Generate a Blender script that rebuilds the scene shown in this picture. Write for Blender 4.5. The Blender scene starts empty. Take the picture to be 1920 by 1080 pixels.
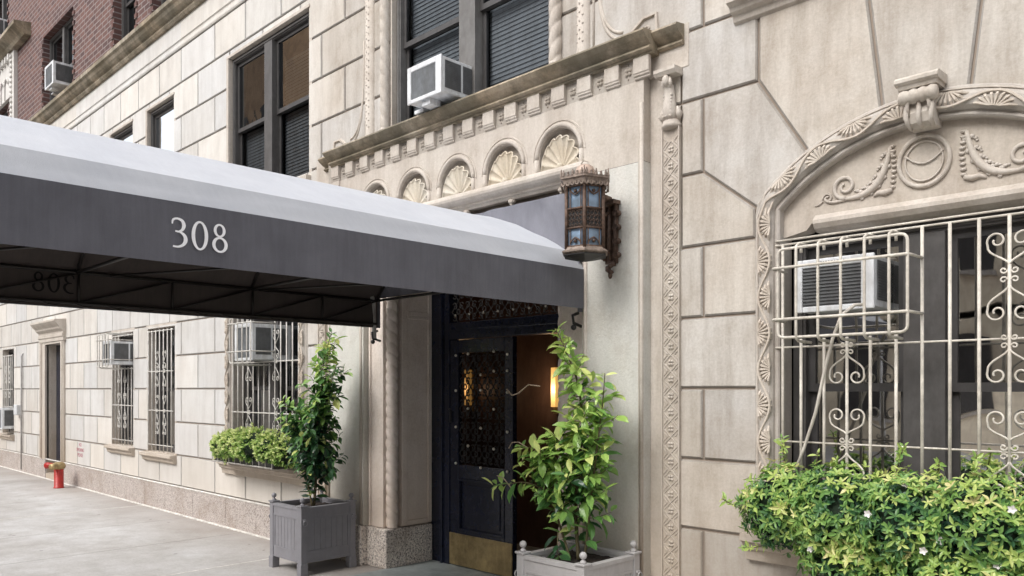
import bpy, math, random
from math import pi, sin, cos, radians, sqrt, atan2
from mathutils import Vector, Matrix, noise
random.seed(7)
scn = bpy.context.scene
COL = scn.collection

# ------------------------------------------------------------------ helpers
class MB:
    """collects shapes, builds ONE mesh object"""
    def __init__(s):
        s.v = []; s.f = []; s.t = []; s.sm = []
    def add(s, verts, faces, tint=0.0, smooth=False):
        b = len(s.v); s.v += [tuple(p) for p in verts]
        for f in faces:
            s.f.append([b + i for i in f]); s.t.append(tint); s.sm.append(smooth)
    def box(s, x0, x1, y0, y1, z0, z1, tint=0.0):
        s.add([(x0,y0,z0),(x1,y0,z0),(x1,y1,z0),(x0,y1,z0),(x0,y0,z1),(x1,y0,z1),(x1,y1,z1),(x0,y1,z1)],
              [(0,3,2,1),(4,5,6,7),(0,1,5,4),(1,2,6,5),(2,3,7,6),(3,0,4,7)], tint)
        return s
    def tube(s, pts, r, n=8, closed=False, tint=0.0, flat=1.0):
        pts = [Vector(p) for p in pts]; N = len(pts)
        rr = r if isinstance(r, (list, tuple)) else [r]*N
        ring = []; prev = None
        for i, p in enumerate(pts):
            if closed: d = pts[(i+1) % N] - pts[i-1]
            else: d = pts[min(i+1, N-1)] - pts[max(i-1, 0)]
            if d.length < 1e-9: d = Vector((0,0,1))
            d.normalize()
            if prev is None:
                a = Vector((0,1,0)) if abs(d.y) < .9 else Vector((1,0,0))
            else: a = prev
            u = a - d*a.dot(d)
            if u.length < 1e-6: u = d.orthogonal()
            u.normalize(); prev = u; w = d.cross(u)
            ring.append([p + (u*cos(2*pi*k/n)*flat + w*sin(2*pi*k/n))*rr[i] for k in range(n)])
        vs = [q for g in ring for q in g]; fs = []
        for i in range(N if closed else N-1):
            a = i*n; b = ((i+1) % N)*n
            for k in range(n): fs.append((a+k, a+(k+1) % n, b+(k+1) % n, b+k))
        if not closed:
            fs.append(tuple(range(n))[::-1]); fs.append(tuple((N-1)*n+k for k in range(n)))
        s.add(vs, fs, tint, n > 5)
        return s
    def lathe(s, cx, cy, prof, n=16, tint=0.0, rot=0.0, smooth=True):
        vs = []; fs = []
        for (r, z) in prof:
            for k in range(n):
                a = 2*pi*k/n + rot; vs.append((cx+r*cos(a), cy+r*sin(a), z))
        for i in range(len(prof)-1):
            for k in range(n):
                fs.append((i*n+k, i*n+(k+1) % n, (i+1)*n+(k+1) % n, (i+1)*n+k))
        fs.append(tuple(range(n))[::-1]); fs.append(tuple((len(prof)-1)*n+k for k in range(n)))
        s.add(vs, fs, tint, smooth)
        return s
    def prism(s, poly, axis, a0, a1, tint=0.0, smooth=False):
        """poly of 2D points extruded along axis: 'x' -> (y,z), 'y' -> (x,z), 'z' -> (x,y)"""
        def P(p, a):
            return (a, p[0], p[1]) if axis == 'x' else (p[0], a, p[1]) if axis == 'y' else (p[0], p[1], a)
        n = len(poly)
        vs = [P(p, a0) for p in poly] + [P(p, a1) for p in poly]
        fs = [tuple(range(n)), tuple(range(2*n-1, n-1, -1))] + [(i, n+i, n+(i+1) % n, (i+1) % n) for i in range(n)]
        s.add(vs, fs, tint, smooth)
        return s
    def ball(s, c, r, n=10, m=6, tint=0.0, sc=(1,1,1)):
        vs = []; fs = []
        for i in range(m+1):
            t = pi*i/m
            for k in range(n):
                a = 2*pi*k/n
                vs.append((c[0]+r*sc[0]*sin(t)*cos(a), c[1]+r*sc[1]*sin(t)*sin(a), c[2]+r*sc[2]*cos(t)))
        for i in range(m):
            for k in range(n): fs.append((i*n+k, (i+1)*n+k, (i+1)*n+(k+1) % n, i*n+(k+1) % n))
        s.add(vs, fs, tint, True)
        return s
    def grid(s, fn, nu, nv, tint=0.0, smooth=True):
        vs = [fn(i/nu, j/nv) for i in range(nu+1) for j in range(nv+1)]
        fs = [(i*(nv+1)+j, (i+1)*(nv+1)+j, (i+1)*(nv+1)+j+1, i*(nv+1)+j+1) for i in range(nu) for j in range(nv)]
        s.add(vs, fs, tint, smooth)
        return s
    def build(s, name, mat, parent=None, bevel=0.0, label=None):
        me = bpy.data.meshes.new(name)
        me.from_pydata(s.v, [], s.f)
        at = me.attributes.new('tint', 'FLOAT', 'FACE')
        at.data.foreach_set('value', s.t)
        me.polygons.foreach_set('use_smooth', s.sm)
        me.validate(); 
        import bmesh
        bm = bmesh.new(); bm.from_mesh(me)
        if len(bm.faces) < 60000 and name not in ('foliage',):
            bmesh.ops.recalc_face_normals(bm, faces=bm.faces)
        bm.to_mesh(me); bm.free()
        me.materials.append(mat)
        o = bpy.data.objects.new(name, me); COL.objects.link(o)
        if parent: o.parent = parent
        if label: o['label'] = label
        if bevel:
            b = o.modifiers.new('bevel', 'BEVEL'); b.width = bevel; b.segments = 2
            b.limit_method = 'ANGLE'; b.angle_limit = radians(40)
        return o

def thing(name, label, cat, group=None, loc=(0,0,0)):
    o = bpy.data.objects.new(name, None); COL.objects.link(o); o.location = loc
    o.empty_display_size = .2
    o['label'] = label; o['category'] = cat
    if group: o['group'] = group
    return o
def tag(o, label, cat, group=None, kind=None):
    o['label'] = label; o['category'] = cat
    if group: o['group'] = group
    if kind: o['kind'] = kind
    return o
def struct(o, label=None, cat=None):
    o['kind'] = 'structure'
    if label: o['label'] = label
    o['category'] = cat or o.name.split('.')[0].replace('_', ' ')
    return o
def bezier(p0, p1, p2, p3, n=12):
    out = []
    for i in range(n+1):
        t = i/n; a = (1-t)
        out.append(tuple(a**3*p0[k]+3*a*a*t*p1[k]+3*a*t*t*p2[k]+t**3*p3[k] for k in range(len(p0))))
    return out

# ------------------------------------------------------------------ materials
MATS = {}
def newmat(name):
    m = bpy.data.materials.new(name); m.use_nodes = True
    nt = m.node_tree; b = nt.nodes['Principled BSDF']; MATS[name] = m
    return m, nt, b
def N(nt, typ, **kw):
    n = nt.nodes.new(typ)
    for k, v in kw.items():
        if hasattr(n, k): setattr(n, k, v)
        else: n.inputs[k.replace('_', ' ')].default_value = v
    return n
def ramp(nt, stops, src):
    r = nt.nodes.new('ShaderNodeValToRGB')
    while len(r.color_ramp.elements) < len(stops): r.color_ramp.elements.new(.5)
    for e, (p, c) in zip(r.color_ramp.elements, stops):
        e.position = p; e.color = (*c, 1) if len(c) == 3 else c
    nt.links.new(src, r.inputs[0]); return r
def mixc(nt, fac, a, b, mode='MIX'):
    m = nt.nodes.new('ShaderNodeMix'); m.data_type = 'RGBA'; m.blend_type = mode
    for sock, v in ((m.inputs[0], fac), (m.inputs[6], a), (m.inputs[7], b)):
        if isinstance(v, (int, float)): sock.default_value = v
        elif isinstance(v, tuple): sock.default_value = (*v, 1) if len(v) == 3 else v
        else: nt.links.new(v, sock)
    return m.outputs[2]
def coords(nt, scale=(1,1,1)):
    tc = nt.nodes.new('ShaderNodeTexCoord'); mp = nt.nodes.new('ShaderNodeMapping')
    mp.inputs['Scale'].default_value = scale
    nt.links.new(tc.outputs['Object'], mp.inputs[0]); return mp.outputs[0]
def noise_n(nt, scale, detail=6, rough=.6, vec=None, sc=(1,1,1)):
    n = nt.nodes.new('ShaderNodeTexNoise')
    n.inputs['Scale'].default_value = scale; n.inputs['Detail'].default_value = detail
    n.inputs['Roughness'].default_value = rough
    nt.links.new(vec if vec is not None else coords(nt, sc), n.inputs['Vector']); return n.outputs['Fac']
def bump(nt, b, h, strength=.3, dist=.01):
    bp = nt.nodes.new('ShaderNodeBump'); bp.inputs['Strength'].default_value = strength
    bp.inputs['Distance'].default_value = dist
    nt.links.new(h, bp.inputs['Height']); nt.links.new(bp.outputs[0], b.inputs['Normal'])

def stone(name, base, dark=None, warm=None, pit=.25, grime=0.5, rough=.85, moss=0.0, west_bright=0.0):
    m, nt, b = newmat(name)
    dark = dark or tuple(c*.62 for c in base)
    warm = warm or (base[0]*.97, base[1]*.88, base[2]*.76)
    n1 = noise_n(nt, 1.3, 5, .6)
    c = ramp(nt, [(.33, warm), (.62, base)], n1).outputs[0]
    # blotches and vertical weather streaks
    n2 = noise_n(nt, 2.2, 8, .72, sc=(2.6, 2.6, .42))
    g = ramp(nt, [(.43, (0,0,0)), (.72, (1,1,1))], n2).outputs[0]
    gm = nt.nodes.new('ShaderNodeMath'); gm.operation = 'MULTIPLY'; gm.inputs[1].default_value = grime
    nt.links.new(g, gm.inputs[0])
    c = mixc(nt, gm.outputs[0], c, dark)
    # fine grain
    n3 = noise_n(nt, 60, 4, .7)
    c = mixc(nt, .22, c, ramp(nt, [(.3, (.25,.22,.18)), (.7, (1,1,1))], n3).outputs[0], 'MULTIPLY')
    n5 = noise_n(nt, 4.5, 9, .8)
    c = mixc(nt, .30, c, ramp(nt, [(.36, (.55,.47,.38)), (.52, (1,1,1)), (.66, (1.0,1.0,1.0))], n5).outputs[0], 'MULTIPLY')
    # dirt by height (foot of wall browner)
    tc = nt.nodes.new('ShaderNodeTexCoord'); sp = nt.nodes.new('ShaderNodeSeparateXYZ')
    nt.links.new(tc.outputs['Object'], sp.inputs[0])
    mr = nt.nodes.new('ShaderNodeMapRange'); mr.inputs[1].default_value = .3; mr.inputs[2].default_value = 1.5
    mr.inputs[3].default_value = .55; mr.inputs[4].default_value = 0
    nt.links.new(sp.outputs[2], mr.inputs[0])
    c = mixc(nt, mr.outputs[0], c, (base[0]*.66, base[1]*.56, base[2]*.45))
    if west_bright:       # extra brightness west of the door is put into the stone colour
        mx_ = nt.nodes.new('ShaderNodeMapRange'); mx_.inputs[1].default_value = -6.4; mx_.inputs[2].default_value = -7.4
        mx_.inputs[3].default_value = 0; mx_.inputs[4].default_value = west_bright; nt.links.new(sp.outputs[0], mx_.inputs[0])
        c = mixc(nt, mx_.outputs[0], c, (.86, .855, .83))
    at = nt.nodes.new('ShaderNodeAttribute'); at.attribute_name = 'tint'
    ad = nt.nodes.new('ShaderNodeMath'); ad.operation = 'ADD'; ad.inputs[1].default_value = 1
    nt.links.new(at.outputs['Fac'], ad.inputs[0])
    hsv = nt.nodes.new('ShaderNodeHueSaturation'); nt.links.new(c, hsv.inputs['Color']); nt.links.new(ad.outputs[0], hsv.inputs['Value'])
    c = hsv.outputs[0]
    fr = nt.nodes.new('ShaderNodeMath'); fr.operation = 'MULTIPLY'; fr.inputs[1].default_value = 83.7; nt.links.new(at.outputs['Fac'], fr.inputs[0])
    fr2 = nt.nodes.new('ShaderNodeMath'); fr2.operation = 'SINE'; nt.links.new(fr.outputs[0], fr2.inputs[0])
    fr3 = nt.nodes.new('ShaderNodeMapRange'); fr3.inputs[1].default_value = -1; fr3.inputs[2].default_value = 1; fr3.inputs[4].default_value = .75; nt.links.new(fr2.outputs[0], fr3.inputs[0])
    c = mixc(nt, fr3.outputs[0], c, (.93, .98, 1.06), 'MULTIPLY')
    if moss:
        nm = noise_n(nt, 1.9, 9, .72, sc=(1,1,1))
        mm = ramp(nt, [(.42, (.12,.12,.12)), (.56, (1,1,1))], nm).outputs[0]
        m2 = nt.nodes.new('ShaderNodeMath'); m2.operation = 'MULTIPLY'; m2.inputs[1].default_value = moss
        nt.links.new(mm, m2.inputs[0])
        c = mixc(nt, m2.outputs[0], c, (.055, .05, .028))
    nt.links.new(c, b.inputs['Base Color']); b.inputs['Roughness'].default_value = rough
    hb = nt.nodes.new('ShaderNodeMath'); hb.operation = 'ADD'
    nt.links.new(n3, hb.inputs[0]); nt.links.new(n2, hb.inputs[1])
    bump(nt, b, hb.outputs[0], pit, .006)
    return m
stone('limestone', (.60, .56, .505), (.30, .25, .20), (.51, .45, .385), grime=.75, west_bright=.34)
stone('carved_limestone', (.62, .56, .485), (.32, .26, .205), (.58,.51,.44), grime=.5)
stone('jamb_stone', (.92, .82, .74), (.68, .57, .48), (.88,.77,.68), grime=.4)
stone('rough_marble', (.68, .655, .595), (.50, .50, .45), (.70,.67,.60), pit=.7, grime=.6)
stone('brown_stone', (.40, .33, .265), (.22, .17, .125), grime=.6)
stone('mossy_limestone', (.50, .43, .335), (.18, .15, .10), grime=.75, moss=.62)
stone('cream_stone', (.68, .635, .55), (.42, .36, .27), grime=.5)
def granite(name, a, b_, c_):
    m, nt, b = newmat(name)
    n1 = noise_n(nt, 62 if name[0] == 's' else 85, 3, .8)
    c = ramp(nt, [(.36, a), (.47, b_), (.60, c_)], n1).outputs[0]
    n2 = noise_n(nt, 2.0, 6, .7)
    c = mixc(nt, ramp(nt, [(.45, (0,0,0)), (.8, (.7,.7,.7))], n2).outputs[0], c, (.22, .15, .10))
    nt.links.new(c, b.inputs['Base Color']); b.inputs['Roughness'].default_value = .75
    bump(nt, b, n1, .35, .004); return m
granite('granite', (.16,.13,.12), (.42,.37,.34), (.60,.54,.50))
granite('speckled_granite', (.06,.055,.055), (.55,.49,.44), (.88,.80,.72))
m, nt, b = newmat('mortar'); b.inputs['Base Color'].default_value = (.30,.245,.20,1); b.inputs['Roughness'].default_value = 1
def plain(name, col, rough=.6, metal=0.0, var=.18, scale=12, bmp=.1, spec=None, grime=.35):
    m, nt, b = newmat(name)
    n1 = noise_n(nt, scale, 6, .65)
    c = ramp(nt, [(.3, tuple(x*(1-var) for x in col)), (.7, tuple(min(1, x*(1+var)) for x in col))], n1).outputs[0]
    if grime:
        n2 = noise_n(nt, 7, 7, .75, sc=(1.6,1.6,.5))
        c = mixc(nt, grime, c, ramp(nt, [(.40, (.35,.30,.25)), (.60, (1,1,1))], n2).outputs[0], 'MULTIPLY')
    nt.links.new(c, b.inputs['Base Color']); b.inputs['Roughness'].default_value = rough
    b.inputs['Metallic'].default_value = metal
    if spec is not None: b.inputs['Specular IOR Level'].default_value = spec
    if bmp: bump(nt, b, n1, bmp, .004)
    return m
plain('frame_paint', (.085,.08,.078), .5)
plain('frame_paint_light', (.15,.145,.14), .5)
plain('sash_paint', (.055,.052,.052), .45)
plain('grille_paint', (.62,.58,.51), .5, var=.2, scale=25)
plain('cage_paint', (.62,.60,.56), .5, var=.15, scale=25)
plain('white_metal', (.72,.74,.76), .4, var=.08)
plain('dark_coil', (.13,.135,.14), .6)
plain('grey_coil', (.30,.315,.33), .55)
plain('black_paint', (.012,.015,.030), .25, var=.3, bmp=.06, grime=.1)
plain('black_iron', (.02,.018,.018), .45)
plain('brass', (.42,.32,.16), .5, .55, var=.5, scale=5)
plain('stud_brass', (.9,.86,.75), .35, .4, var=.1)
plain('bronze', (.115,.072,.052), .6, .35, var=.7, scale=40)
plain('pale_bronze', (.27,.215,.18), .6, .3, var=.45, scale=40)
plain('copper_cap', (.52,.40,.33), .6, .2, var=.3, scale=20)
plain('planter_dark', (.25,.245,.265), .5, var=.08, grime=.12)
plain('planter_light', (.46,.445,.44), .5, var=.08, grime=.12)
plain('soil', (.035,.025,.02), 1, var=.8, scale=60, bmp=1)
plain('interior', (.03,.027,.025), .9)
plain('blind', (.32,.34,.355), .8, var=.05)
plain('pale_blind', (.62,.66,.70), .8, var=.05)
plain('curtain', (.75,.74,.7), .9)
plain('vestibule_wall', (.17,.105,.078), .45, var=.25, scale=2.5)
plain('red_paint', (.45,.018,.012), .4, var=.3, scale=30)
plain('rubber_cable', (.60,.56,.50), .6)
plain('stem', (.12,.10,.05), .8)
plain('twig', (.42,.33,.24), .8)
plain('asphalt', (.05,.05,.052), .9)
plain('numeral_white', (.92,.92,.95), .7, var=.03, grime=0)
plain('numeral_shadow', (.006,.005,.005), .9, var=.05)
plain('stencil_red', (.42,.12,.16), .9, var=.4, scale=80)
plain('tube_steel', (.030,.026,.024), .5, .3)
plain('pipe_grey', (.42,.41,.40), .6)
plain('caulk', (.76,.74,.70), .9)
plain('joint_fill', (.66,.64,.61), .9)
def fabric(name, c1, c2, rough=.85, streak=.25):
    m, nt, b = newmat(name)
    n1 = noise_n(nt, 4, 5, .6); n2 = noise_n(nt, 14, 5, .7, sc=(1, 3.2, .25))
    n3 = noise_n(nt, 220, 2, .5)
    c = ramp(nt, [(.3, c1), (.7, c2)], n1).outputs[0]
    c = mixc(nt, streak, c, ramp(nt, [(.35, (.45,.45,.47)), (.65, (1,1,1))], n2).outputs[0], 'MULTIPLY')
    at = nt.nodes.new('ShaderNodeAttribute'); at.attribute_name = 'tint'
    ad = nt.nodes.new('ShaderNodeMath'); ad.operation = 'ADD'; ad.inputs[1].default_value = 1; nt.links.new(at.outputs['Fac'], ad.inputs[0])
    hsv = nt.nodes.new('ShaderNodeHueSaturation'); nt.links.new(c, hsv.inputs['Color']); nt.links.new(ad.outputs[0], hsv.inputs['Value']); c = hsv.outputs[0]
    nt.links.new(c, b.inputs['Base Color']); b.inputs['Roughness'].default_value = rough
    b.inputs['Sheen Weight'].default_value = .15
    ad = nt.nodes.new('ShaderNodeMath'); ad.operation = 'ADD'; nt.links.new(n1, ad.inputs[0]); nt.links.new(n3, ad.inputs[1])
    bump(nt, b, ad.outputs[0], .25, .01)
    return m
fabric('awning_shaded', (.100,.100,.118), (.135,.135,.158))  # same grey fabric as the roof, side shade put into its colour
fabric('awning_lit', (.44,.460,.505), (.50,.518,.558), streak=.10)  # same fabric again, sky brightness on the roof put into its colour
fabric('awning_flashing', (.17,.172,.20), (.22,.222,.255))
fabric('awning_lining', (.060,.048,.043), (.078,.062,.056))
def glass(name, tint, refl=.35, rough=.02, trans=(.55,.58,.6)):
    m, nt, b = newmat(name)
    out = nt.nodes['Material Output']; nt.nodes.remove(b)
    tr = nt.nodes.new('ShaderNodeBsdfTransparent'); tr.inputs[0].default_value = (*trans, 1)
    gl = nt.nodes.new('ShaderNodeBsdfGlossy'); gl.inputs['Color'].default_value = (*tint, 1); gl.inputs['Roughness'].default_value = rough
    fr = nt.nodes.new('ShaderNodeLayerWeight'); fr.inputs[0].default_value = refl
    nz = noise_n(nt, 2.5, 2, .5); bp = nt.nodes.new('ShaderNodeBump'); bp.inputs['Strength'].default_value = .12; bp.inputs['Distance'].default_value = .02
    nt.links.new(nz, bp.inputs['Height']); nt.links.new(bp.outputs[0], gl.inputs['Normal'])
    mx = nt.nodes.new('ShaderNodeMixShader')
    nt.links.new(fr.outputs['Fresnel'], mx.inputs[0]); nt.links.new(tr.outputs[0], mx.inputs[1]); nt.links.new(gl.outputs[0], mx.inputs[2])
    nt.links.new(mx.outputs[0], out.inputs[0]); return m
glass('window_glass', (.80,.83,.86), .60)
glass('near_glass', (1,1,1), .80)
glass('upper_glass', (.75,.8,.85), .12, trans=(.55,.57,.59))
glass('screen_glass', (.5,.52,.55), .10, trans=(.42,.43,.44))
glass('dark_glass', (.4,.42,.46), .2, trans=(.20,.19,.19))
m, nt, b = newmat('lantern_glass'); b.inputs['Base Color'].default_value = (.16,.24,.36,1); b.inputs['Roughness'].default_value = .12
c = ramp(nt, [(.35, (.12,.15,.18)), (.65, (.30,.42,.58))], noise_n(nt, 9, 3, .5)).outputs[0]; nt.links.new(c, b.inputs['Base Color'])
# brick
m, nt, b = newmat('brick')
mp = coords(nt)
sw = nt.nodes.new('ShaderNodeSeparateXYZ'); cb = nt.nodes.new('ShaderNodeCombineXYZ'); nt.links.new(mp, sw.inputs[0])
nt.links.new(sw.outputs[0], cb.inputs[0]); nt.links.new(sw.outputs[2], cb.inputs[1])
bt = nt.nodes.new('ShaderNodeTexBrick'); nt.links.new(cb.outputs[0], bt.inputs['Vector'])
bt.inputs['Scale'].default_value = 1; bt.inputs['Brick Width'].default_value = .215; bt.inputs['Row Height'].default_value = .082
bt.inputs['Mortar Size'].default_value = .011; bt.inputs['Mortar Smooth'].default_value = .3; bt.inputs['Bias'].default_value = -.2
bt.inputs['Color1'].default_value = (.165,.082,.068,1); bt.inputs['Color2'].default_value = (.075,.043,.044,1); bt.inputs['Mortar'].default_value = (.26,.215,.205,1)
c = mixc(nt, .35, bt.outputs['Color'], ramp(nt, [(.3,(.35,.3,.3)),(.7,(1,1,1))], noise_n(nt, 5, 6, .8)).outputs[0], 'MULTIPLY')
nt.links.new(c, b.inputs['Base Color']); b.inputs['Roughness'].default_value = .9
inv = nt.nodes.new('ShaderNodeMath'); inv.operation = 'SUBTRACT'; inv.inputs[0].default_value = 1; nt.links.new(bt.outputs['Fac'], inv.inputs[1])
bump(nt, b, inv.outputs[0], .8, .01)
# opposite building brick (bright, warm)
plain('tan_brick', (.85,.72,.56), .9, var=.25, scale=1.2, grime=.2)
plain('orange_brick', (.80,.52,.33), .9, var=.3, scale=1.5, grime=.2)
# sidewalk
m, nt, b = newmat('concrete')
n1 = noise_n(nt, .9, 8, .65); n2 = noise_n(nt, 45, 4, .8); n3 = noise_n(nt, 3.2, 7, .75)
c = ramp(nt, [(.35, (.45,.43,.41)), (.65, (.58,.575,.57))], n1).outputs[0]
c = mixc(nt, .30, c, ramp(nt, [(.38, (.40,.35,.30)), (.60, (1,1,1))], n3).outputs[0], 'MULTIPLY')
c = mixc(nt, .22, c, ramp(nt, [(.35, (.25,.25,.25)), (.65, (1,1,1))], n2).outputs[0], 'MULTIPLY')
# rusty, dirty strip along the foot of the wall
tc = nt.nodes.new('ShaderNodeTexCoord'); sp = nt.nodes.new('ShaderNodeSeparateXYZ'); nt.links.new(tc.outputs['Object'], sp.inputs[0])
mr = nt.nodes.new('ShaderNodeMapRange'); mr.inputs[1].default_value = -.95; mr.inputs[2].default_value = .0; mr.inputs[3].default_value = 0; mr.inputs[4].default_value = .8
nt.links.new(sp.outputs[1], mr.inputs[0])
mm = nt.nodes.new('ShaderNodeMath'); mm.operation = 'MULTIPLY'; nt.links.new(mr.outputs[0], mm.inputs[0]); nt.links.new(n3, mm.inputs[1])
c = mixc(nt, mm.outputs[0], c, (.21,.15,.105))
nt.links.new(c, b.inputs['Base Color']); b.inputs['Roughness'].default_value = .85
vo = nt.nodes.new('ShaderNodeTexVoronoi'); vo.inputs['Scale'].default_value = 3.1; nt.links.new(coords(nt), vo.inputs['Vector'])
gs = ramp(nt, [(.045, (.45,.44,.43)), (.07, (1,1,1))], vo.outputs['Distance'])
c = mixc(nt, .8, c, gs.outputs[0], 'MULTIPLY'); nt.links.new(c, b.inputs['Base Color'])
bump(nt, b, n2, .35, .004)
m, nt, b = newmat('bluestone')
c = ramp(nt, [(.3, (.20,.22,.22)), (.7, (.42,.46,.45))], noise_n(nt, 5, 9, .8)).outputs[0]
nt.links.new(c, b.inputs['Base Color']); b.inputs['Roughness'].default_value = .55
# leaves
def leafmat(name, stops, rough=.4, trans=.3):
    m, nt, b = newmat(name)
    at = nt.nodes.new('ShaderNodeAttribute'); at.attribute_name = 'tint'
    r = ramp(nt, stops, at.outputs['Fac'])
    nt.links.new(r.outputs[0], b.inputs['Base Color']); b.inputs['Roughness'].default_value = rough
    out = nt.nodes['Material Output']
    tl = nt.nodes.new('ShaderNodeBsdfTranslucent'); nt.links.new(r.outputs[0], tl.inputs[0])
    mx = nt.nodes.new('ShaderNodeMixShader'); mx.inputs[0].default_value = trans
    nt.links.new(b.outputs[0], mx.inputs[1]); nt.links.new(tl.outputs[0], mx.inputs[2]); nt.links.new(mx.outputs[0], out.inputs[0])
    return m
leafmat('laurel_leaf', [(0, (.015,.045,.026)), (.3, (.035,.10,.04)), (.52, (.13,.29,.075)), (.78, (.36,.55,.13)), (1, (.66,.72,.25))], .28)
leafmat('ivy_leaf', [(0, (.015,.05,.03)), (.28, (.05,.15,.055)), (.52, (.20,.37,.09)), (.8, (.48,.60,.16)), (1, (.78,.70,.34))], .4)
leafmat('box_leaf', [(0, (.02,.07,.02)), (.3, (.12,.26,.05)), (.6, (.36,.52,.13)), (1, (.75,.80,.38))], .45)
plain('petal', (.82,.80,.78), .6)
m, nt, b = newmat('lamp_glow'); b.inputs['Emission Color'].default_value = (1,.55,.14,1); b.inputs['Emission Strength'].default_value = .65; b.inputs['Base Color'].default_value = (.8,.6,.3,1)
M = MATS

# ------------------------------------------------------------------ world, sun, camera
SUN_EL, SUN_AZ = 46, 176
w = bpy.data.worlds.new("World"); scn.world = w; w.use_nodes = True
nt = w.node_tree; bg = nt.nodes['Background']
sky = nt.nodes.new('ShaderNodeTexSky'); sky.sky_type = 'NISHITA'; sky.sun_disc = False
sky.sun_elevation = radians(SUN_EL); sky.sun_rotation = radians(SUN_AZ)
sky.air_density = 1.0; sky.dust_density = 4.0; sky.ozone_density = 1.0
hs = nt.nodes.new('ShaderNodeHueSaturation'); hs.inputs['Saturation'].default_value = .22; hs.inputs['Value'].default_value = 2.0
nt.links.new(sky.outputs[0], hs.inputs['Color']); nt.links.new(hs.outputs[0], bg.inputs[0])
bg.inputs[1].default_value = .15
sl = bpy.data.lights.new('sun', 'SUN'); sl.energy = .8; sl.angle = radians(20); sl.color = (1, .975, .945)
so = bpy.data.objects.new('sun', sl); COL.objects.link(so)
# light comes from the street side (-Y), high, a little from the right (+X)
az = radians(SUN_AZ)   # sun_rotation measured from +Y clockwise
sd = Vector((sin(az)*cos(radians(SUN_EL)), cos(az)*cos(radians(SUN_EL)), sin(radians(SUN_EL))))
sd = Vector((-sd.x, sd.y, sd.z))
so.rotation_euler = (-sd).to_track_quat('-Z', 'Y').to_euler()
sky.sun_rotation = atan2(sd.x, sd.y)
cam = bpy.data.cameras.new('camera'); co = bpy.data.objects.new('camera', cam); COL.objects.link(co)
co.location = (0, -4.2, 1.6); co.rotation_euler = (radians(90), 0, radians(45))
cam.sensor_width = 36; cam.lens = 1490/1920*36; cam.shift_y = 190/1920; cam.clip_end = 2000; cam.clip_start = .05
scn.camera = co
scn.view_settings.view_transform = 'Standard'; scn.view_settings.look = 'None'; scn.view_settings.exposure = 0
scn.cycles.max_bounces = 8; scn.cycles.transparent_max_bounces = 12

# ------------------------------------------------------------------ ground
WEST, EAST = -34.0, 5.0
g = MB(); g.add([(-400,-400,-.16),(400,-400,-.16),(400,400,-.16),(-400,400,-.16)], [(0,1,2,3)])
struct(g.build('ground', M['asphalt']))
g = MB(); g.box(-90, 60, -12.5, -5.3, -.158, -.13)
struct(g.build('street', M['asphalt']))
g = MB(); g.box(-90, 60, -5.3, -5.15, -.15, 0.004)
struct(g.build('kerb', M['granite'], bevel=.01))
sw_ = MB()
def slab(x0, x1, y0, y1):
    sw_.box(x0+.004, x1-.004, y0+.004, y1-.004, -.15, 0, 0)
ys = [-5.15, .0]
xs = [-90+.0]
x = -6.93 - 1.477*56
xs = [x + 1.477*i for i in range(100)]
for a, c_ in zip(xs, xs[1:]):
    for y0, y1 in zip(ys, ys[1:]):
        slab(a, c_, y0, y1)
struct(sw_.build('sidewalk', M['concrete']))
g = MB()
for k in (-3, 0, 2): g.box(-6.93+1.477*k-.012, -6.93+1.477*k+.012, -5.1, -.06, -.002, .0015)
struct(g.build('pavement_joint', M['joint_fill']))
g = MB(); g.box(-5.77, -3.79, -.62, 2.2, -.03, .012)
struct(g.build('entrance_floor', M['bluestone']))
g = MB(); g.box(-90, 60, -17.2, -12.5, -.15, 0)
struct(g.build('far_sidewalk', M['concrete']))

# ------------------------------------------------------------------ apartment building
B = thing('apartment_building', 'limestone and red brick apartment house with numbered awning entrance', 'building', loc=(-8, 0, 0))
BINV = Matrix.Translation((8, 0, 0))
def bp(mb, name, mat, bevel=0.0, label=None, parent=None):
    o = mb.build(name, mat, parent or B, bevel, label)
    if parent is None: o.matrix_parent_inverse = BINV
    return o

ROWS = [.355, .75, 1.175, 1.605, 2.035, 2.467, 2.91, 3.36, 3.79, 4.23, 4.665, 5.10, 5.53, 5.97]
EV = [-15.17, -14.34, -13.70, -13.06, -12.35, -11.65, -10.90, -10.19, -9.22, -8.44, -7.64, -6.85, -2.573, -.07, .8, 1.7, 2.6, 3.5]
OD = [-14.72, -14.01, -13.37, -12.69, -11.97, -11.25, -10.56, -9.69, -8.83, -8.04, -7.25, -6.44, .35, 1.25, 2.15, 3.05, 4.0]
k = -15.17
while k > WEST:
    OD.append(k-.39); k -= .74; EV.append(k)
EV.sort(); OD.sort()
RXC, LXC = -1.33, -8.0          # centres of the two arched windows
AH = .75                        # half width of their openings
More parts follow.
